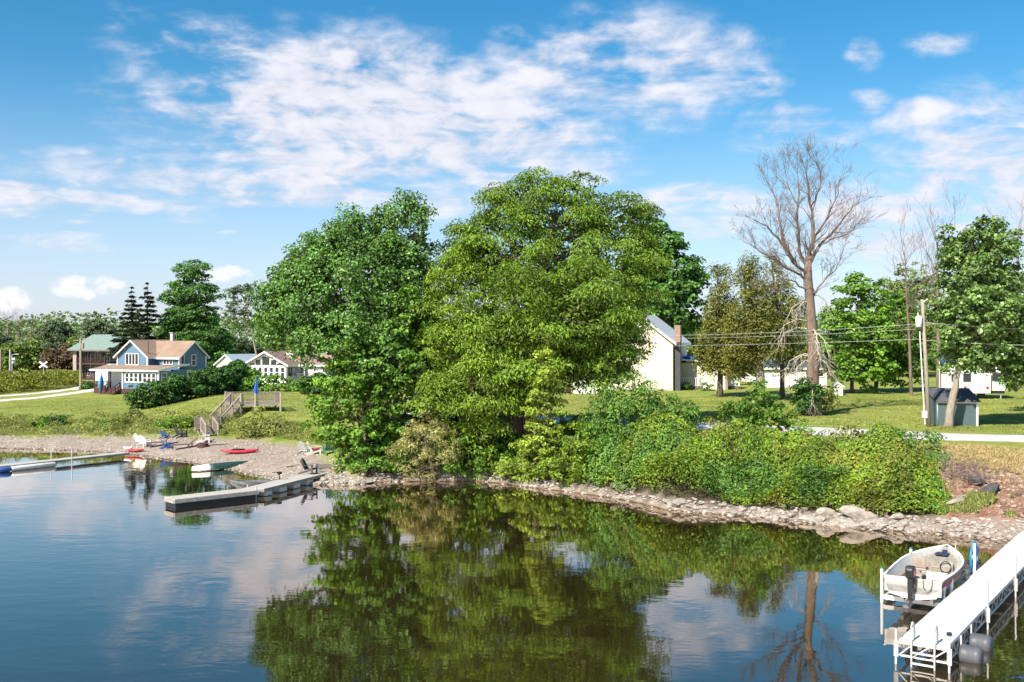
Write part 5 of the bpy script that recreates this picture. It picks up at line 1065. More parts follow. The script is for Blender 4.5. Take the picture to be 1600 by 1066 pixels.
fl = thing('flag', 'blue flag on a slim pole behind the utility pole', 'flag', G3(1468, 84)); w = MB(); w.tube((0, 0, -.2), (0, 0, 4.6), .03); w.build('pole', M['white'], fl)
w = MB(); nn = 8
for i in range(nn+1):
    for j in range(4): w.v.append((.05+.5*i/nn, .06*math.sin(i*1.1), 4.3-.26*j-.5*(i/nn)**1.5))
for i in range(nn):
    for j in range(3): w.f.append((i*4+j, i*4+j+1, (i+1)*4+j+1, (i+1)*4+j))
o = w.build('cloth', M['blue_tarp'], fl, True); sm = o.modifiers.new('solid', 'SOLIDIFY'); sm.thickness = .01
# ------------------------------------------------------------------ utility poles, wires
up_ = thing('utility_pole', 'wooden utility pole with transformer beside the grey shed', 'utility pole', G3(1452, 66.2)); PB = up_.location.copy(); tp_ = at(1441, 468, 66.2)-PB
w = MB(); w.path([(0, 0, -.4), tp_*.5, tp_], [.14, .12, .095], 10); w.build('pole', M['pole'], up_, True)
q = at(1437, 503, 66.2)-PB+Vector((-.12, -.15, 0)); w = MB(); w.tube(q+Vector((0, 0, -.35)), q+Vector((0, 0, .35)), .2, n=14); w.tube(q+Vector((0, 0, .35)), q+Vector((0, 0, .42)), .16, .05, 12); w.tube(q+Vector((-.06, 0, .4)), q+Vector((-.06, 0, .58)), .035); tf = w.build('transformer', M['white'], up_, True)
w = MB(); a = at(1439, 518, 66.2)-PB+Vector((-.12, -.1, 0)); b = Vector((-.32, -.1, .2)); w.path([a, b], [.035, .035], 6); w.build('conduit', M['white'], up_); w = MB(); w.box(-.46, -.2, -.2, .05, .6, 1.05); w.build('meter_box', M['white_dirty'], up_)
w = MB(); w.bar(tp_+Vector((0, 0, -.25)), tp_+Vector((.3, -.12, .05)), .05, .05); w.build('bracket', M['galv'], up_)
def wire(label, p, q, sag, r=.010, n=24):
    p, q = Vector(p), Vector(q); pts = [p.lerp(q, i/n)+Vector((0, 0, -sag*4*(i/n)*(1-i/n))) for i in range(n+1)]
    w = MB(); w.path(pts, r, 4); tag(w.build('overhead_wire', M['alu']), label, 'wire')
wp0 = thing('utility_pole', 'utility pole almost hidden behind the walnut trunks', 'utility pole', gp(850, 86)); w = MB(); w.path([(0, 0, -.3), (0, 0, 6.6)], [.15, .11], 8); w.build('pole', M['pole'], wp0); w = MB(); w.bar((-.9, 0, 6.0), (.9, 0, 6.0), .1, .1); w.build('crossarm', M['pole'], wp0)
W0 = wp0.location; zt = lambda py, d: H-(py-CY)/F*d
wire('upper overhead wire from the pole towards the cream house', at(1437, 506, 66.1), (W0.x, W0.y, W0.z+6.2-.1), .38)
wire('middle overhead wire from the pole towards the cream house', at(1439, 514, 66.1), (W0.x+.5, W0.y, W0.z+5.8), .3, .009)
wire('lower overhead wire from the pole towards the cream house', at(1443, 530, 66.1), (W0.x, W0.y, W0.z+5.0), .12)
wire('upper overhead wire running right from the pole', at(1442, 504, 66.2), at(1720, 518, 62), .1, .012); wire('lower overhead wire running right from the pole', at(1446, 532, 66.2), at(1720, 540, 62), .12, .012)
def far_pole(label, px, d, top, arm=False, lamp=False):
    B = gp(px, d); o = thing('utility_pole', label, 'utility pole', B); hh = (CY+(H-B.z)*F/d-top)/F*d; w = MB(); w.path([(0, 0, -.3), (0, 0, hh)], [.2, .15], 8); w.build('pole', M['pole'] if not lamp else M['concrete'], o)
    if arm: w = MB(); w.bar((-1.1, 0, hh-.4), (1.1, 0, hh-.4), .12, .12); w.tube((.3, 0, hh-1.6), (.3, 0, hh-.8), .22); w.build('crossarm', M['pole'], o)
    if lamp: w = MB(); w.path([(0, 0, hh-1.2), (.4, 0, hh-.9), (1.0, 0, hh-.8)], .05, 5); w.box(.9, 1.5, -.12, .12, hh-.9, hh-.75); w.build('lamp_arm', M['galv'], o)
    return o
far_pole('wooden utility pole left of the green-roofed house', 126, 152, 528, True); far_pole('pale pole with lamp arm at the railway crossing', 16, 176, 546, False, True); far_pole('pale green steel pole at the left picture edge', 1, 172, 546)
xs_ = thing('railway_crossing_sign', 'white crossbuck railway crossing sign above the weeds', 'sign', gp(68, 160)); w = MB(); w.tube((0, 0, -.2), (0, 0, 3.6), .06); w.build('post', M['galv'], xs_)
for s in (-1, 1): w = MB(); w.bar((-.62*s, -.08-.02*s, 2.85), (.62*s, -.08-.02*s, 3.75), .03, .24, (0, 0, 1)); w.build('crossbuck_board', M['white'], xs_)
rs = thing('signal_mast', 'railway signal mast with white housings by the lamp pole', 'signal', gp(19, 174)); w = MB(); w.tube((0, 0, -.2), (0, 0, 4.5), .08); w.build('mast', M['galv'], rs)
for z in (3.3, 3.9): w = MB(); w.tube((.1, -.1, z), (.55, -.1, z), .2, n=12); w.build('signal_head', M['white'], rs)
# ------------------------------------------------------------------ stones
def rock_mesh(name, seed, m, sub=1, flat=.6):
    import bmesh
    bm = bmesh.new(); bmesh.ops.create_icosphere(bm, subdivisions=sub+1, radius=1.0); r_ = random.Random(seed)
    pl = [(Vector((r_.gauss(0, 1), r_.gauss(0, 1), r_.gauss(0, 1))).normalized(), r_.uniform(.5, .85)) for _ in range(9)]
    for v in bm.verts:
        for n_, d_ in pl:
            k_ = v.co.dot(n_)
            if k_ > d_: v.co -= n_*(k_-d_)
        v.co *= r_.uniform(.95, 1.05); v.co.z *= flat
    me = bpy.data.meshes.new(name); bm.to_mesh(me); bm.free(); me.materials.append(m); return me
RM = [rock_mesh('boulder', s, M['stone'], 1, .55+.1*(s % 3)) for s in range(6)]
def rock(loc, sx, sy, sz, label, group=None, me=None, rz=None, name='boulder'):
    o = link(name, me or random.choice(RM)); o.location = loc; o.scale = (sx, sy, sz); o.rotation_euler = (random.gauss(0, .15), random.gauss(0, .15), random.random()*6.28 if rz is None else rz)
    return tag(o, label, 'rock', group)
random.seed(8); GR = 'pale riprap stones along the waterline'; LR = 'pale limestone riprap stone lying along the waterline of the bank'
k_ = 0
while k_ < 175:
    px = random.choice((random.uniform(488, 580), random.uniform(560, 860), random.uniform(850, 1420), random.uniform(1040, 1420), random.uniform(1230, 1600))); u = (px-CX)/F
    t = abs(random.gauss(.1, .38)); y = float(np.interp(u, sh_u, sh_d))+t; x = u*y; z = gz(x, y); s = random.uniform(.10, .26)*(1.25 if 1240 < px < 1420 or px < 560 else 1)
    rock((x, y, z+.12*s), s*random.uniform(.9, 1.4), s, s*random.uniform(.7, 1.0), LR, GR); k_ += 1
for px, t, sx, sy, sz, lab in ((1345, .9, 1.05, .5, .5, 'long flat pale boulder, largest on the shore below the thicket'), (1062, .25, .55, .4, .45, 'rounded pale boulder at the waterline below the yellowish shrub'), (1290, .9, .5, .4, .4, 'pale boulder left of the long flat boulder'), (968, 1.0, .55, .4, .3, 'broad pale slab under the green shrub by the waterline'),
                           (612, 1.2, .55, .35, .55, 'upright pale boulder left of the willow sapling'), (655, .8, .5, .35, .3, 'pale slab just left of the willow foot'), (712, .9, .6, .4, .35, 'pale slab just right of the willow foot'), (1400, .7, .4, .35, .35, 'pale boulder right of the long flat boulder')):
    u = (px-CX)/F; y = float(np.interp(u, sh_u, sh_d))+t; x = u*y; rock((x, y, gz(x, y)+sz*.25), sx, sy, sz, lab, rz=random.gauss(0, .2))
RD = [rock_mesh('dark_boulder', 40+s, M['stone_dark'], 1, .75) for s in range(2)]
for px, py, d, s, lab in ((1527, 757, 48.6, .48, 'dark block of rubble, the left one on the bare bank'), (1548, 772, 47.6, .55, 'dark block of rubble, the right one on the bare bank')):
    q = gp(px, d); rock(q+Vector((0, 0, .15)), s*1.1, s*.8, s*.9, lab, me=RD[0 if px < 1540 else 1], rz=.4, name='rubble_block')
q = gp(1496, 47.6); rock(q+Vector((0, 0, .02)), .95, .6, .28, 'eroded pale rock ledge left of the dark rubble', rz=.1, name='rock_ledge')
q = gp(284, 86.5); rock(q+Vector((0, 0, .45)), .42, .4, .75, 'pale boulder standing in the weeds left of the stairs', rz=.3)
q = gp(457, 66.5); rock(q+Vector((0, 0, .05)), .5, .22, .2, 'pile stone on the beach by the wooden dock, left', rz=.4); q = gp(466, 67.3); rock(q+Vector((0, 0, .05)), .4, .25, .22, 'pile stone on the beach by the wooden dock, right', rz=.2)
# brush pile of dead sticks
bp_ = thing('brush_pile', 'heap of dead purple-brown sticks on the bare right bank', 'brush', gp(1500, 50.0)); w = MB(); random.seed(4)
M['stick'] = mat('dead_sticks', (0.20, 0.145, 0.125), .9, .4, 3.0)
for k_ in range(420):
    x, y = random.gauss(0, .75), random.gauss(0, .9); X_, Y_ = bp_.location.x+x, bp_.location.y+y; z = gz(X_, Y_)-bp_.location.z+abs(random.gauss(.1, .14)); a = random.random()*6.28; l = random.uniform(.2, .6)
    w.path([(x, y, z), (x+math.cos(a)*l*.5, y+math.sin(a)*l*.5, z+random.uniform(-.05, .2)), (x+math.cos(a)*l, y+math.sin(a)*l, z+random.uniform(-.15, .25))], [.016, .012, .006], 3, False)
tag(w.build('sticks', M['stick'], bp_), kind='stuff')
# small stones scattered over gravel and bank
def pebbles(name, label, n, pxr, keep, smin, smax):
    ico = np.array([(0, 0, 1), (.89, 0, .45), (.28, .85, .45), (-.72, .53, .45), (-.72, -.53, .45), (.28, -.85, .45), (.72, .53, -.3), (-.28, .85, -.3), (-.89, 0, -.3), (-.28, -.85, -.3), (.72, -.53, -.3)])
    tri = np.array([(0, 1, 2), (0, 2, 3), (0, 3, 4), (0, 4, 5), (0, 5, 1), (1, 6, 2), (2, 6, 7), (2, 7, 3), (3, 7, 8), (3, 8, 4), (4, 8, 9), (4, 9, 5), (5, 9, 10), (5, 10, 1), (1, 10, 6)])
    px = rng.uniform(*pxr, n); u = (px-CX)/F; t = rng.uniform(-.3, 14, n); y = np.interp(u, sh_u, sh_d)+t; x = u*y; z = hgt(x, y); ok = keep(px, t, hgt(x, y, False)); x, y, z = x[ok], y[ok], z[ok]; n = len(x)
    s = smin+(smax-smin)*rng.random(n)**3; V = ico[None]*(s[:, None, None])*rng.uniform(.7, 1.3, (n, 11, 1))*np.array([1.2, 1, .6])+np.stack([x, y, z], 1)[:, None, :]
    Q = (tri[None]+11*np.arange(n)[:, None, None]).reshape(-1, 3); return tag(link(name, npmesh(name, V.reshape(-1, 3), Q, [M_peb], np.repeat(rng.uniform(.6, 1.4, n), 15))), label, 'stones', kind='stuff')
M_peb, nt, out = newmat('loose_stone'); g_ = nd(nt, 'ShaderNodeNewGeometry'); cc = mixc(nt, g_.outputs['Random Per Island'], (0.18, 0.145, 0.12), (0.46, 0.405, 0.35)); p_ = nd(nt, 'ShaderNodeBsdfPrincipled', Base__Color=cc, Roughness=.95); nt.links.new(p_.outputs[0], out.inputs[0])
pebbles('beach_stones', 'loose stones scattered over the gravel beach', 15000, (-20, 540), lambda px, t, z: (z < .95) & (z > -.1) & ((t < 2.0) | (rng.random(len(px)) < .3)), .02, .11)
pebbles('shore_stones', 'small broken stones along the foot of the bank', 34000, (490, 1640), lambda px, t, z: (z < np.interp(px, [490, 1000, 1461, 1600], [.45, .42, .55, .7])) & (z > -.12), .03, .14)

# ------------------------------------------------------------------ beach furniture
def adirondack(name, label, loc, rz, m, group=None, s=1.0):
    c = thing(name, label, 'chair', loc, rz, group); c.scale = (s, s, s)
    w = MB()
    for i in range(5): x = -.24+i*.12; w.prism([(x-.052, -.30, .36), (x+.052, -.30, .36), (x+.052, .25, .24), (x-.052, .25, .24)], (0, 0, .02))
    w.build('seat', m, c); w = MB()
    for i in range(5): x = -.24+i*.12; hh = .95-.05*abs(i-2)**1.4; w.prism([(x-.052, .20, .26), (x+.052, .20, .26), (x+.052, .52, hh), (x-.052, .52, hh)], (0, .022, 0))
    w.build('backrest', m, c)
    for sx in (-1, 1):
        w = MB(); w.prism([(sx*.36-.06, -.36, .56), (sx*.36+.06, -.36, .56), (sx*.36+.05, .38, .53), (sx*.36-.05, .38, .53)], (0, 0, .025)); w.build('arm', m, c)
        w = MB(); w.box(sx*.33-.025, sx*.33+.025, -.34, -.24, -.03, .56); w.build('leg', m, c)
        w = MB(); w.bar((sx*.30, -.32, .33), (sx*.30, .62, .02), .03, .1); w.build('leg', m, c)
    return c
def lounger(label, loc, rz, m, back=.45, group=None):
    c = thing('beach_lounger', label, 'lounger', loc, rz, group); w = MB(); w.box(-.9, .4, -.3, .3, .28, .33); w.build('seat', m, c)
    w = MB(); w.prism([(.4, -.3, .28), (.98, -.3, .28+back), (.98, -.3, .33+back), (.4, -.3, .33)], (0, .6, 0)); w.build('backrest', m, c)
    for x in (-.8, .35, .62):
        for s in (-1, 1): w = MB(); w.box(x-.025, x+.025, s*.28-.02, s*.28+.02, -.04, .28 if x < .5 else .42); w.build('leg', M['wood_dark'], c)
    return c
M['green_p'] = mat('green_plastic', (0.03, 0.15, 0.13), .5, .1); M['blue_p'] = mat('blue_chair', (0.03, 0.10, 0.35), .5, .1); M['brown'] = mat('brown_wood', (0.14, 0.08, 0.06), .7, .2)
adirondack('lawn_chair', 'white plastic beach chair, the left of two side by side', gp(220, 80.6), R(150), M['white']); adirondack('lawn_chair', 'white plastic beach chair, the right of two side by side', gp(226.5, 79.6), R(165), M['white'])
lounger('brown beach lounger left of the blue folding chair', gp(247, 79.2), R(20), M['brown']); adirondack('folding_chair', 'blue folding chair between the two brown loungers', gp(261, 78.0), R(120), M['blue_p'], None, .8); adirondack('folding_chair', 'blue folding chair behind the beach loungers', gp(258, 82.4), R(150), M['blue_p'], None, .7)
lounger('brown beach lounger right of the blue folding chair', gp(287, 77.4), R(25), M['brown']); adirondack('lawn_chair', 'dark chair with pale back near the stairs', gp(283, 82.0), R(140), M['darkgrey'])
adirondack('lawn_chair', 'pale reclining chair beside the fire ring', gp(320, 79.0), R(110), M['white_dirty'])
fr_ = thing('fire_ring', 'dark round fire ring on the beach below the stairs', 'fire ring', gp(317, 77.4)); w = MB(); pts = [(math.cos(a)*.42, math.sin(a)*.42) for a in np.linspace(0, 6.283, 19)[:-1]]
for i in range(18): a, b = pts[i], pts[(i+1) % 18]; w.add([(a[0], a[1], -.1), (b[0], b[1], -.1), (b[0], b[1], .26), (a[0], a[1], .26), (a[0]*.9, a[1]*.9, -.1), (b[0]*.9, b[1]*.9, -.1), (b[0]*.9, b[1]*.9, .26), (a[0]*.9, a[1]*.9, .26)], [(0, 1, 2, 3), (5, 4, 7, 6), (3, 2, 6, 7)])
w.build('ring', M['wood_dark'], fr_); w = MB(); w.prism([(x*.88, y*.88, -.05) for x, y in pts], (0, 0, .12)); w.build('ashes', M['darkgrey'], fr_)
w = MB(); q = gp(343, 77.5); w.path([q+Vector((-.7, -.25, .06)), q+Vector((0, .02, .09)), q+Vector((.6, .25, .07))], [.045, .05, .035], 6); tag(w.build('driftwood_log', M['bark_dead']), 'short driftwood log lying on the beach below the stairs', 'log')
M['red_k'] = mat('red_kayak', (0.50, 0.03, 0.05), .35, .12)
kayak('red kayak lying on the gravel beach', gp(374.5, 73.6, .02), R(8), 2.7, M['red_k'])
cn = thing('canoe', 'overturned dark green canoe with white bow at the waterline', 'canoe', gp(345, 68.8, .05), R(48)); M['dkgreen'] = mat('dark_green_paint', (0.03, 0.07, 0.055), .45, .15)
def half_hull(n, L, W, Hh, s0, s1, name, m, parent):
    mb = MB(); r = 7
    for i in range(n):
        s = s0+(s1-s0)*i/(n-1); f = max(.04, math.sin(math.pi*min(max(s, .01), .99))**.6)
        for j in range(r): a = math.pi*j/(r-1); mb.v.append(((s-.5)*L, math.cos(a)*W/2*f, math.sin(a)*Hh*(.75+.25*f)+.02))
    for i in range(n-1):
        for j in range(r-1): mb.f.append((i*r+j, i*r+j+1, (i+1)*r+j+1, (i+1)*r+j))
    mb.f.append(tuple(range(r))); mb.f.append(tuple(range((n-1)*r, n*r))); return mb.build(name, m, parent, True)
half_hull(12, 4.3, .85, .36, .30, .995, 'hull', M['dkgreen'], cn); half_hull(7, 4.31, .86, .365, .005, .30, 'bow', M['white'], cn)
adirondack('sling_chair', 'grey sling chair, leftmost of the group by the wooden dock', gp(478, 70.5), R(150), M['galv']); adirondack('beach_chair', 'pale chair with red towel in the group by the wooden dock', gp(492, 69.6), R(115), M['white_dirty'])
w = MB(); w.prism([(-.28, -.3, .40), (.28, -.3, .40), (.26, .24, .29), (.26, .46, .7), (-.26, .46, .7), (-.26, .24, .29)], (0, 0, .05)); o = w.build('red_towel', M['red']); cb = gp(492, 69.6); o.location = cb+Vector((0, 0, .02)); o.rotation_euler = (0, 0, R(115)); tag(o, 'red towel draped over the pale chair', 'towel')
adirondack('lawn_chair', 'green chair, rightmost of the group by the wooden dock', gp(514, 68.8), R(200), M['green_p'])
# ------------------------------------------------------------------ wooden dock with floats
M['dock_top'] = mat('dock_boards', (0.40, 0.37, 0.33), .85, .25, 5.0, .3, 20.0); M['dock_side'] = mat('dock_fascia', (0.30, 0.285, 0.26), .75, .3, 3.0)
def dock_section(parent, p, q, w_, z, boards=True, fas=.24, fh=.2, fl=None, fname='float'):
    p, q = Vector((p[0], p[1], z)), Vector((q[0], q[1], z)); d = (q-p); L = d.length; d.normalize(); s = Vector((d.y, -d.x, 0)); n = int(L/.31); me0 = None
    for i in range(n):
        c = p+d*(L*(i+.5)/n)
        if me0 is None: b = MB(); b.obox((0, 0, 0), d*(L/n/2-.008), s*(w_/2), (0, 0, .02)); me0 = b.mesh('board', M['dock_top'])
        o = link('board', me0, parent); o.location = c-parent.location+Vector((0, 0, random.uniform(-.004, .004)))
    o_ = parent.location; b = MB()
    for sg in (-1, 1): b.obox((p+q)/2-o_+s*(sg*(w_/2-.02))+Vector((0, 0, -.025-fas/2)), d*(L/2), s*.035, (0, 0, fas/2))
    for e in (p, q): b.obox(e-o_+Vector((0, 0, -.027-fas/2)), d*.035, s*(w_/2-.06), (0, 0, fas/2))
    b.build('fascia', M['dock_side'], parent)
    for (t0, t1, wf, m) in (fl or []):
        b = MB(); c0 = p.lerp(q, (t0+t1)/2)-o_; b.obox(c0+Vector((0, 0, -.03-fas-fh)), d*(L*(t1-t0)/2), s*(w_/2*wf), (0, 0, fh)); b.build(fname, m, parent, bevel=.03)
    return d, s
wd = thing('wooden_dock', 'long wooden floating dock bending from the beach into the lake', 'dock', (-14.3, 56.2, 0)); e0, e1, e2 = (-17.75, 53.05), (-14.25, 56.3), (-11.85, 63.6)
dock_section(wd, e0, e1, 1.25, .44, fas=.17, fh=.14, fl=[(0.01, .97, .94, M['black'])]); dock_section(wd, (e1[0]+.03, e1[1]+.12), e2, 1.25, .46, fas=.13, fh=.14, fl=[(.05, .13, .9, M['white_dirty']), (.24, .34, .9, M['white_dirty']), (.44, .54, .9, M['white_dirty']), (.64, .74, .9, M['white_dirty'])])
for x, y in ((-14.0, 56.0), (-14.7, 56.9)): w = MB(); w.tube((x-wd.location.x, y-wd.location.y, -1.5), (x-wd.location.x, y-wd.location.y, .62), .04); w.build('post', M['galv'], wd)
lp = thing('landing_platform', 'brown wooden platform joining the dock to the beach', 'platform', (-11.3, 64.6, .3)); w = MB(); w.obox((.45, .35, .38), (1.45, .25, 0), (-.14, .75, 0), (0, 0, .05)); w.build('platform', M['wood_grey'], lp)
w = MB()
for x, y in ((-.7, -.5), (1.6, -.1), (.9, 1.0)): w.tube((x, y, -.6), (x, y, .36), .06)
w.build('footing', M['wood_dark'], lp); w = MB()
for x, y in ((.4, -.25), (1.3, -.1)): w.tube((x, y, .38), (x, y, 1.25), .02)
w.bar((.4, -.25, 1.22), (1.3, -.1, 1.22), .03, .03); w.build('rail_post', M['galv'], lp)
adirondack('dock_chair', 'dark grey chair sitting on the shore end of the wooden dock', (-12.35, 62.6, .485), R(75), M['darkgrey'])
# aluminium boat behind the dock
def boat_shell(n, L, W, k0, gw, rake=.55):
    """stations of an open boat, stern at x=0, bow at x=L; returns outer and inner rings"""
    O, I = [], []
    for i in range(n):
        s = i/(n-1); x = L*s; f = 1.0 if s < .45 else max(.03, 1-((s-.45)/.55)**2.3); b = W/2*(.90+.10*min(1, s/.3))*f; kz = k0+.42*max(0, (s-.6)/.4)**2.2; g = gw+.26*s**2; ch = kz+.13+.10*s; cb = b*(.80-.15*s)
        xr = x+rake*0*s
        O.append([(xr, -b, g), (xr-.0, -b*.93, (g+ch)/2), (xr-.12*s*s, -cb, ch), (xr-.30*s*s, 0, kz), (xr-.12*s*s, cb, ch), (xr, b*.93, (g+ch)/2), (xr, b, g)])
        t = .07; bi = max(.01, b-t); ci = max(.008, cb-.03); fz = max(k0+.2, kz+.1)
        I.append([(xr-.03*s, -bi, g-.01), (xr-.05*s, -max(.008, min(ci, bi)), fz), (xr-.05*s, max(.008, min(ci, bi)), fz), (xr-.03*s, bi, g-.01)])
    return O, I
def boat_mesh(name, O, I, m, parent, m2=None):
    b = MB(); n = len(O)
    for r in O: b.v.extend(r)
    for i in range(n-1):
        for j in range(6): b.f.append((i*7+j, i*7+j+1, (i+1)*7+j+1, (i+1)*7+j))
    b.f.append(tuple(range(7))); b.f.append(tuple(range((n-1)*7, n*7)))
    k = len(b.v)
    for r in I: b.v.extend(r)
    for i in range(n-1):
        for j in range(3): b.f.append((k+i*4+j, k+i*4+j+1, k+(i+1)*4+j+1, k+(i+1)*4+j))
        b.f.append((i*7, (i+1)*7, k+(i+1)*4, k+i*4)); b.f.append((i*7+6, (i+1)*7+6, k+(i+1)*4+3, k+i*4+3))
    me = bpy.data.meshes.new(name); me.from_pydata(b.v, [], b.f); me.materials.append(m); me.update(); return link(name, me, parent)
jb = thing('jon_boat', 'small grey aluminium boat moored behind the wooden dock', 'boat', (-13.7, 59.9, -.05), R(215)); O, I = boat_shell(9, 2.9, 1.2, 0.0, .5); boat_mesh('hull', O, I, mat('dull_aluminium', (0.22, 0.22, 0.21), .5, .15), jb)
for x in (.9, 1.8): w = MB(); w.box(x-.15, x+.15, -.46, .46, .3, .36); w.build('bench', M['alu'], jb)
w = MB(); w.tube((-.1, 0, -.2), (-.1, 0, .95), .03); w.box(-.22, .0, -.09, .09, .85, 1.0); w.tube((-.1, 0, .95), (.35, 0, 1.0), .02); w.build('trolling_motor', M['black'], jb)
# ------------------------------------------------------------------ left dock
ld = thing('left_dock', 'narrow pale dock with posts reaching left from the beach', 'dock', (-33.8, 67.6, 0)); dock_section(ld, (-38.5, 60.6), (-28.6, 75.6), 1.0, .36, fas=.1)
M['pale_blue'] = mat('blue_float', (0.05, 0.13, 0.36), .5, .1)
dv = Vector((9.9, 15.0, 0)).normalized(); sv_ = Vector((dv.y, -dv.x, 0))
for t0, t1, m in ((3.0, 5.6, 'white_dirty'), (5.6, 6.4, 'pale_blue'), (7.9, 8.8, 'pale_blue'), (8.8, 12.0, 'white_dirty')):
    p = Vector((-38.5, 60.6, .16))+sv_*.72-Vector(ld.location); w = MB(); w.path([p+dv*t0, p+dv*(t0+.12), p+dv*(t1-.12), p+dv*t1], [.12, .17, .17, .12], 12); w.build('float_tube', M[m], ld, True)
for t, s, h in ((7.3, -.6, 1.3), (6.8, .62, 1.2), (12.5, -.6, 1.1), (13.3, .6, 1.1), (2.5, -.6, 1.2)):
    p = Vector((-38.5, 60.6, 0))+dv*t+sv_*s-Vector(ld.location); w = MB(); w.tube(p+Vector((0, 0, -1.4)), p+Vector((0, 0, h)), .035); w.build('post', M['galv'], ld)
pb2 = thing('paddle_boat', 'red and white paddle board resting at the left dock foot', 'paddle board', gp(210, 77.9, .05), R(-12)); hull('hull', 1.6, .62, .26, M['red'], pb2); o = hull('nose', .75, .5, .3, M['white'], pb2); o.location = (-.55, .05, .1)
# ------------------------------------------------------------------ white roll-in dock, right foreground
NL = Vector((10.31, 27.3, 0)); U = Vector((.578, .816, 0)).normalized(); W_ = Vector((U.y, -U.x, 0)); ZD = .65; WD = 1.22
rd = thing('white_dock', 'white aluminium roll-in dock in the right foreground', 'dock', NL); M['deck_white'] = mat('white_deck_panel', (0.58, 0.57, 0.54), .6, .16, 3.5, .3, 40.0)
LP = 4.75
for i in range(4):
    w = MB(); w.obox(U*(LP*(i+.5))+W_*(WD/2)+Vector((0, 0, ZD-.025)), U*(LP/2-.03), W_*(WD/2), (0, 0, .025)); w.build('deck_panel', M['deck_white'], rd, bevel=.008)
    w = MB()
    for s in (.03, WD-.03):
        for z in (ZD-.08, ZD-.42): w.bar(U*(LP*i+.02)+W_*s+Vector((0, 0, z)), U*(LP*(i+1)-.02)+W_*s+Vector((0, 0, z)), .05, .05)
        n = 12
        for k in range(n): a = LP*i+LP*k/n+.05; b_ = LP*i+LP*(k+1)/n; w.bar(U*a+W_*s+Vector((0, 0, ZD-.08-.34*(k % 2))), U*b_+W_*s+Vector((0, 0, ZD-.42+.34*(k % 2))), .022, .022)
    for e in (.03, LP-.03):
        for z in (ZD-.08, ZD-.42): w.bar(U*(LP*i+e)+W_*.03+Vector((0, 0, z)), U*(LP*i+e)+W_*(WD-.03)+Vector((0, 0, z)), .05, .05)
    w.build('truss', M['alu'], rd)
w = MB()
for s0, s1 in ((.0, .35), (.35, .78), (.78, 1.22)): w.bar(W_*s0+U*-.02+Vector((0, 0, ZD-.42)), W_*s1+U*-.02+Vector((0, 0, ZD-.08)), .03, .03)
w.build('end_brace', M['alu'], rd)
for a, s, zt, capd in ((-.05, -.06, .98, 1), (-.05, WD+.06, .98, 1), (4.9, WD+.07, 1.45, 0), (9.6, WD+.07, 1.45, 0), (14.2, WD+.07, 1.4, 0)):
    p = U*a+W_*s; w = MB(); w.tube(p+Vector((0, 0, -1.6)), p+Vector((0, 0, zt)), .03, n=10); po = w.build('post', M['galv'] if not capd else M['alu'], rd); w = MB(); w.bar(p+Vector((0, 0, ZD-.45)), p+Vector((0, 0, ZD-.02)), .09, .09); w.build('post_bracket', M['alu'], po)
    if capd: w = MB(); w.tube(p+Vector((0, 0, zt)), p+Vector((0, 0, zt+.07)), .075, .06, 12); w.build('post_cap', M['black'], po)
la = thing('dock_ladder', 'white ladder with hooped handles on the dock end', 'ladder', NL+W_*.5+U*-.08); w = MB()
for s in (-.16, .42):
    p = W_*s; w.path([p+Vector((0, 0, -.75)), p+Vector((0, 0, .9)), p+U*.03+Vector((0, 0, 1.05)), p+U*.14+Vector((0, 0, 1.14)), p+U*.27+Vector((0, 0, 1.08)), p+U*.32+Vector((0, 0, .95)), p+U*.33+Vector((0, 0, ZD+.01))], .026, 8)
w.build('side_rails', M['alu'], la, True)
for z in (.38, .1, -.18, -.46): w = MB(); w.bar(W_*-.16+Vector((0, -.01, z)), W_*.42+Vector((0, -.01, z)), .08, .035); w.build('step', M['alu'], la)
for i, a in enumerate((1.45, 2.75)):
    whl = bpy.data.objects.new('dock_wheel', None); COL.objects.link(whl); whl.parent = rd; whl.location = U*a+W_*(WD+.05)+Vector((0, 0, .12)); w = MB()
    w.path([W_*-.06, W_*-.05, W_*.0, W_*.06, W_*.08, W_*.2, W_*.22, W_*.34, W_*.36, W_*.46, W_*.51, W_*.52], [.10, .22, .265, .28, .272, .272, .28, .272, .28, .265, .22, .10], 20); w.build('barrel', mat('grey_poly', (0.085, 0.088, 0.10), .5, .1), whl, True); w = MB(); w.tube(W_*-.5, W_*.5, .03); w.build('axle', M['galv'], whl); w = MB(); w.bar(W_*-.02, W_*-.02+Vector((0, 0, .5)), .04, .04); w.build('axle_arm', M['alu'], whl)
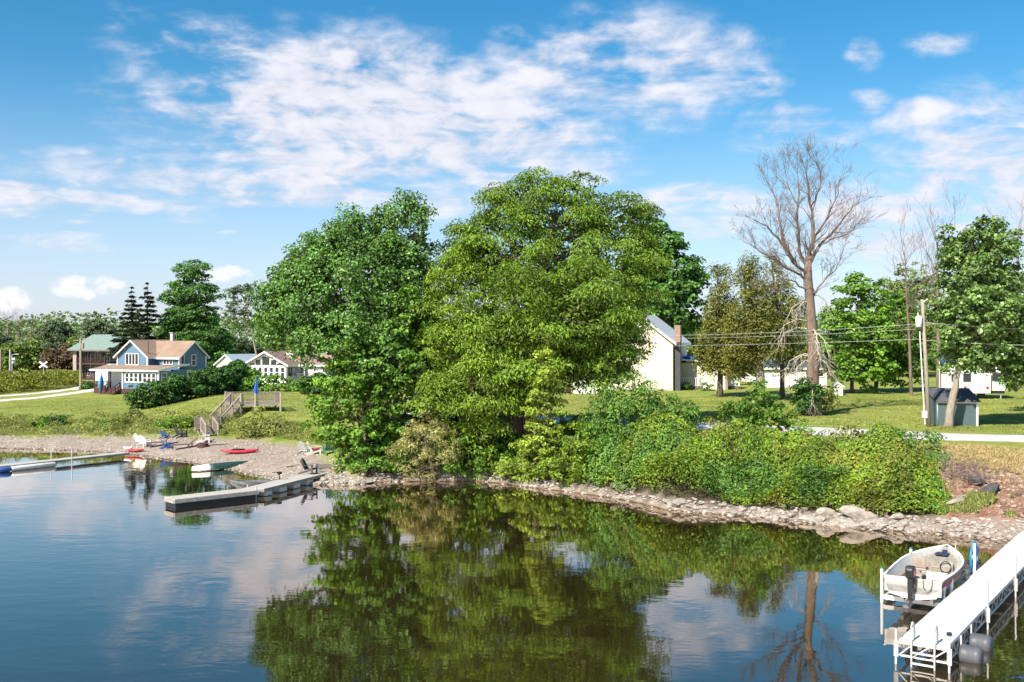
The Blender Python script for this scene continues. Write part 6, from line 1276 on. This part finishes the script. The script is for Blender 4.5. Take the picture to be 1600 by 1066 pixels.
# ------------------------------------------------------------------ boat lift
bl = thing('boat_lift', 'white aluminium boat lift cradle beside the dock', 'boat lift', NL+U*6.45); a0, a1, s0, s1 = 0, 3.7, -2.12, -.1; w = MB()
for a in (a0, a1): w.bar(U*a+W_*s0+Vector((0, 0, .16)), U*a+W_*s1+Vector((0, 0, .16)), .12, .14)
for s in (s0, s1): w.bar(U*a0+W_*s+Vector((0, 0, .161)), U*a1+W_*s+Vector((0, 0, .161)), .10, .13)
for s in (-1.45, -.55): w.bar(U*-.5+W_*s+Vector((0, 0, .31)), U*3.9+W_*s+Vector((0, 0, .34)), .1, .15)
w.build('cradle', M['alu'], bl); M['teal'] = mat('teal_cap', (0.02, 0.20, 0.22), .5, .1)
for i, (a, s, zt) in enumerate(((a0, s0-.1, 1.08), (a1, s0-.1, 1.12), (a0+.2, s1, 1.08), (a1, s1, 1.5), (-.55, s1-.05, 1.15))):
    p = U*a+W_*s; w = MB(); w.tube(p+Vector((0, 0, -1.6)), p+Vector((0, 0, zt)), .05 if i < 4 else .03, n=12); po = w.build('post', M['white'], bl); w = MB(); w.tube(p+Vector((0, 0, zt)), p+Vector((0, 0, zt+.05)), .053 if i < 4 else .032, n=12); w.build('post_cap', M['teal'] if i < 2 else M['white'], po)
wc = U*(a1+.35)+W_*(s1-.08)+Vector((0, 0, .98)); w = MB(); w.path([wc+(U*math.cos(a)+Vector((0, 0, 1))*math.sin(a))*.56 for a in np.linspace(0, 6.283, 33)], .038, 8, False); wl_ = w.build('winch_wheel', M['blue_plastic'], bl, True); w = MB()
for k in range(6): a = k*math.pi/3+.3; w.bar(wc, wc+(U*math.cos(a)+Vector((0, 0, 1))*math.sin(a))*.55, .03, .05, W_)
w.build('spokes', M['blue_plastic'], wl_); w = MB(); w.tube(wc-W_*.08, wc+W_*.1, .09, n=12); w.build('hub', M['white'], wl_); w = MB(); w.bar(wc-W_*.06, U*a1+W_*s1+Vector((0, 0, .98)), .05, .08); w.build('winch_box', M['alu'], wl_)
# ------------------------------------------------------------------ fishing boat
ang = math.atan2(U.y, U.x); fb = thing('fishing_boat', 'white open fishing boat with dark red stripe on the lift', 'boat', NL+U*5.45+W_*-1.0+Vector((0, 0, .42)), ang)
M['hull_white'] = mat('hull_white', (0.55, 0.53, 0.49), .35, .08, 4.0); M['inner'] = mat('boat_liner', (0.27, 0.235, 0.19), .7, .25, 6.0); M['maroon'] = mat('maroon_stripe', (0.16, 0.008, 0.02), .6, .1)
O, I = boat_shell(19, 4.75, 1.98, 0.0, .70); boat_mesh('hull', O, I, M['hull_white'], fb)
w = MB()
for sg in (0, 6):
    q = 1 if sg == 0 else 5; sy = -1 if sg == 0 else 1
    for i in range(0, len(O)-3):
        def pt(i, t): a, b = Vector(O[i][sg]), Vector(O[i][q]); return a.lerp(b, t)+Vector((0, sy*.006, 0))
        k = len(w.v); w.v.extend([tuple(pt(i, .25)), tuple(pt(i+1, .25)), tuple(pt(i+1, .95)), tuple(pt(i, .95))]); w.f.append((k, k+1, k+2, k+3))
sp = w.build('stripe', M['maroon'], fb)
w = MB()
for sg in (0, 6): w.path([Vector(r[sg])+Vector((0, (.03 if sg == 0 else -.03), .012)) for r in O], .04, 6)
w.build('gunwale', M['white'], fb, True)
w = MB(); w.box(.0, .07, -.86, .86, .2, .66); w.build('transom', M['hull_white'], fb)
w = MB(); w.box(.08, 3.7, -.70, .70, .17, .215); w.build('floor', M['inner'], fb)
w = MB(); w.prism([(3.55, -.66, .60), (3.55, .66, .60), (4.15, .46, .70), (4.45, .24, .76), (4.45, -.24, .76), (4.15, -.46, .70)], (0, 0, .04)); w.build('bow_deck', M['inner'], fb); w = MB(); w.box(3.55, 3.6, -.64, .64, .2, .6); w.build('bow_bulkhead', M['inner'], fb)
w = MB(); w.box(.10, .55, -.84, .84, .42, .47); w.build('stern_bench', M['inner'], fb); w = MB(); w.box(.10, .5, -.70, -.25, .2, .42); w.box(.10, .5, .25, .70, .2, .42); w.build('stern_locker', M['inner'], fb)
M['seat_tan'] = mat('seat_vinyl', (0.36, 0.27, 0.215), .6, .15, 6.0)
def seat(x, y, back=True):
    s = MB(); s.box(x-.2, x+.2, y-.22, y+.22, .56, .64); o = s.build('seat', M['seat_tan'], fb, bevel=.03); s = MB(); s.tube((x, y, .2), (x, y, .56), .035); s.build('pedestal', M['galv'], o)
    if back: s = MB(); s.prism([(x-.17, y-.21, .65), (x-.24, y-.21, 1.0), (x-.18, y-.21, 1.0), (x-.11, y-.21, .65)], (0, .42, 0)); s.build('seat_back', M['seat_tan'], o, bevel=.02)
seat(1.05, .15, False); seat(2.05, .25); seat(2.75, -.2, False)
w = MB(); w.prism([(2.15, -.72, .2), (2.55, -.72, .2), (2.5, -.72, .72), (2.3, -.72, .86), (2.2, -.72, .72)], (0, .42, 0)); cs = w.build('console', M['inner'], fb); w = MB(); w.path([(2.15+.04*math.sin(a), -.51+math.cos(a)*.17, .72+math.sin(a)*.17) for a in np.linspace(0, 6.283, 17)], .018, 6, False); w.build('steering_wheel', M['black'], cs)
w = MB(); w.box(3.85, 4.2, -.2, .22, .755, .80); w.box(4.25, 4.42, -.08, .06, .79, .86); w.build('bow_mat', mat('navy_cloth', (0.02, 0.03, 0.08), .7, .1), fb); w = MB(); w.tube((4.05, -.42, .74), (4.05, -.42, 1.12), .015); w.build('bow_light', M['white'], fb)
om = MB(); om.prism([(-.06, -.13, .78), (-.40, -.13, .74), (-.44, -.13, 1.02), (-.34, -.13, 1.14), (-.12, -.13, 1.12), (-.04, -.13, 1.0)], (0, .26, 0)); ob = om.build('outboard_cowling', M['black'], fb, bevel=.05)
w = MB(); w.box(-.36, -.10, -.137, .137, .86, .98); w.build('red_band', M['red'], ob); w = MB(); w.prism([(-.14, -.07, .76), (-.36, -.07, .74), (-.34, -.07, .05), (-.18, -.07, .05)], (0, .14, 0)); w.box(-.42, -.12, -.1, .1, .04, .07); w.tube((-.40, 0, -.12), (-.08, 0, -.12), .07, .04, 12); w.box(-.3, -.16, -.03, .03, -.36, .06); w.build('lower_unit', M['black'], ob, bevel=.015)
w = MB()
for k in range(3): a = k*2.094; w.obox((-.43, math.cos(a)*.09, -.12+math.sin(a)*.09), (.012, 0, 0), (0, math.cos(a)*.09, math.sin(a)*.09), (.02, -math.sin(a)*.045, math.cos(a)*.045))
w.build('propeller', M['darkgrey'], ob); w = MB(); w.box(-.16, .09, -.12, .12, .40, .74); w.build('clamp_bracket', M['darkgrey'], ob); w = MB(); w.path([(-.05, .03, .86), (.25, .06, .90), (.55, .1, .84)], [.03, .025, .03], 6); w.build('tiller', M['black'], ob)
w = MB(); w.path([(-.02, -.32, .72), (-.045, -.34, .45), (-.045, -.46, .28), (-.045, -.58, .45), (-.02, -.6, .72)], .012, 5); w.build('transom_rope', M['darkgrey'], fb, True)
w = MB()
for sg in (0, 6): w.path([Vector(r[sg])+Vector((0, (-.012 if sg == 0 else .012), -.03)) for r in O], .022, 5)
w.build('rub_rail', M['darkgrey'], fb, True)
for sg, i in ((0, 2), (6, 2), (0, 12), (6, 12)):
    q = Vector(O[i][sg])+Vector((0, .05 if sg == 0 else -.05, .06)); w = MB(); w.bar(q-Vector((.09, 0, 0)), q+Vector((.09, 0, 0)), .025, .025); w.box(q.x-.03, q.x+.03, q.y-.012, q.y+.012, q.z-.04, q.z); w.build('cleat', M['galv'], fb)
for sy in (-1, 1): w = MB(); w.box(.7, 3.3, sy*.80-.1, sy*.80+.1, .40, .43); w.build('side_shelf', M['inner'], fb)
w = MB(); w.box(1.0, 1.45, .35, .75, .2, .40); w.build('livewell', M['hull_white'], fb, bevel=.02)
def inboat(x, y, z): return fb.matrix_basis @ Vector((x, y, z))
co = thing('cooler', 'white cooler with orange band on the boat floor', 'cooler', inboat(1.55, -.38, .217), ang+R(8)); w = MB(); w.box(-.24, .24, -.3, .3, 0, .30); w.build('body', M['white'], co, bevel=.02); w = MB(); w.box(-.25, .25, -.31, .31, .30, .38); w.build('lid', M['white'], co, bevel=.02); w = MB(); w.box(-.246, -.241, -.2, .2, .04, .22); w.build('orange_label', mat('orange_print', (0.7, 0.13, 0.03), .5, .1), co)
bk = thing('tackle_box', 'dark tackle bag beside the boat console', 'bag', inboat(2.0, -.4, .217), ang); w = MB(); w.box(-.15, .15, -.12, .12, 0, .24); w.build('body', M['darkgrey'], bk, bevel=.03); w = MB(); w.path([(-.1, 0, .24), (0, 0, .33), (.1, 0, .24)], .012, 5); w.build('handle', M['black'], bk)
bu = thing('bucket', 'grey bucket on the boat floor near the bow', 'bucket', inboat(3.05, -.3, .217), 0); w = MB(); w.path([(0, 0, 0), (0, 0, .3), (0, 0, .31), (0, 0, .1)], [.12, .15, .13, .11], 14); w.build('body', M['galv'], bu, True); w = MB(); w.path([(-.14, 0, .3), (0, .1, .38), (.14, 0, .3)], .008, 4); w.build('handle', M['darkgrey'], bu)

# loose red-brown rubble on the bare bank
n = 2600; px = rng.uniform(1468, 1680, n); u = (px-CX)/F; y = np.interp(u, sh_u, sh_d)+rng.uniform(1.5, 6.5, n); x = u*y
M_peb, nt, out = newmat('rubble_stone'); g_ = nd(nt, 'ShaderNodeNewGeometry'); cc = mixc(nt, g_.outputs['Random Per Island'], (0.10, 0.06, 0.045), (0.40, 0.27, 0.20)); p_ = nd(nt, 'ShaderNodeBsdfPrincipled', Base__Color=cc, Roughness=.95); nt.links.new(p_.outputs[0], out.inputs[0])
pebbles('bank_rubble', 'reddish rubble strewn over the bare right bank', 9000, (1466, 1680), lambda px, t, z: (z > .75) & (z < 2.35) & (rng.random(len(px)) < .6), .02, .15)

ft = thing('fuel_tank', 'small red fuel tank at the stern of the fishing boat', 'fuel tank', inboat(.75, -.45, .217), ang); w = MB(); w.box(-.16, .16, -.2, .2, 0, .2); w.build('body', M['red'], ft, bevel=.04); w = MB(); w.tube((0, .08, .2), (0, .08, .25), .04, n=10); w.build('filler_cap', M['black'], ft)
rp = MB(); pts = [(math.cos(a)*(.1+.008*a), math.sin(a)*(.1+.008*a), .02+.004*a) for a in np.linspace(0, 18.8, 60)]; rp.path(pts, .013, 5); o = rp.build('rope_coil', mat('rope_white', (0.45, 0.42, 0.36), .8, .2), None, True); o.location = inboat(2.6, .35, .217); tag(o, 'coiled pale rope on the boat floor', 'rope')
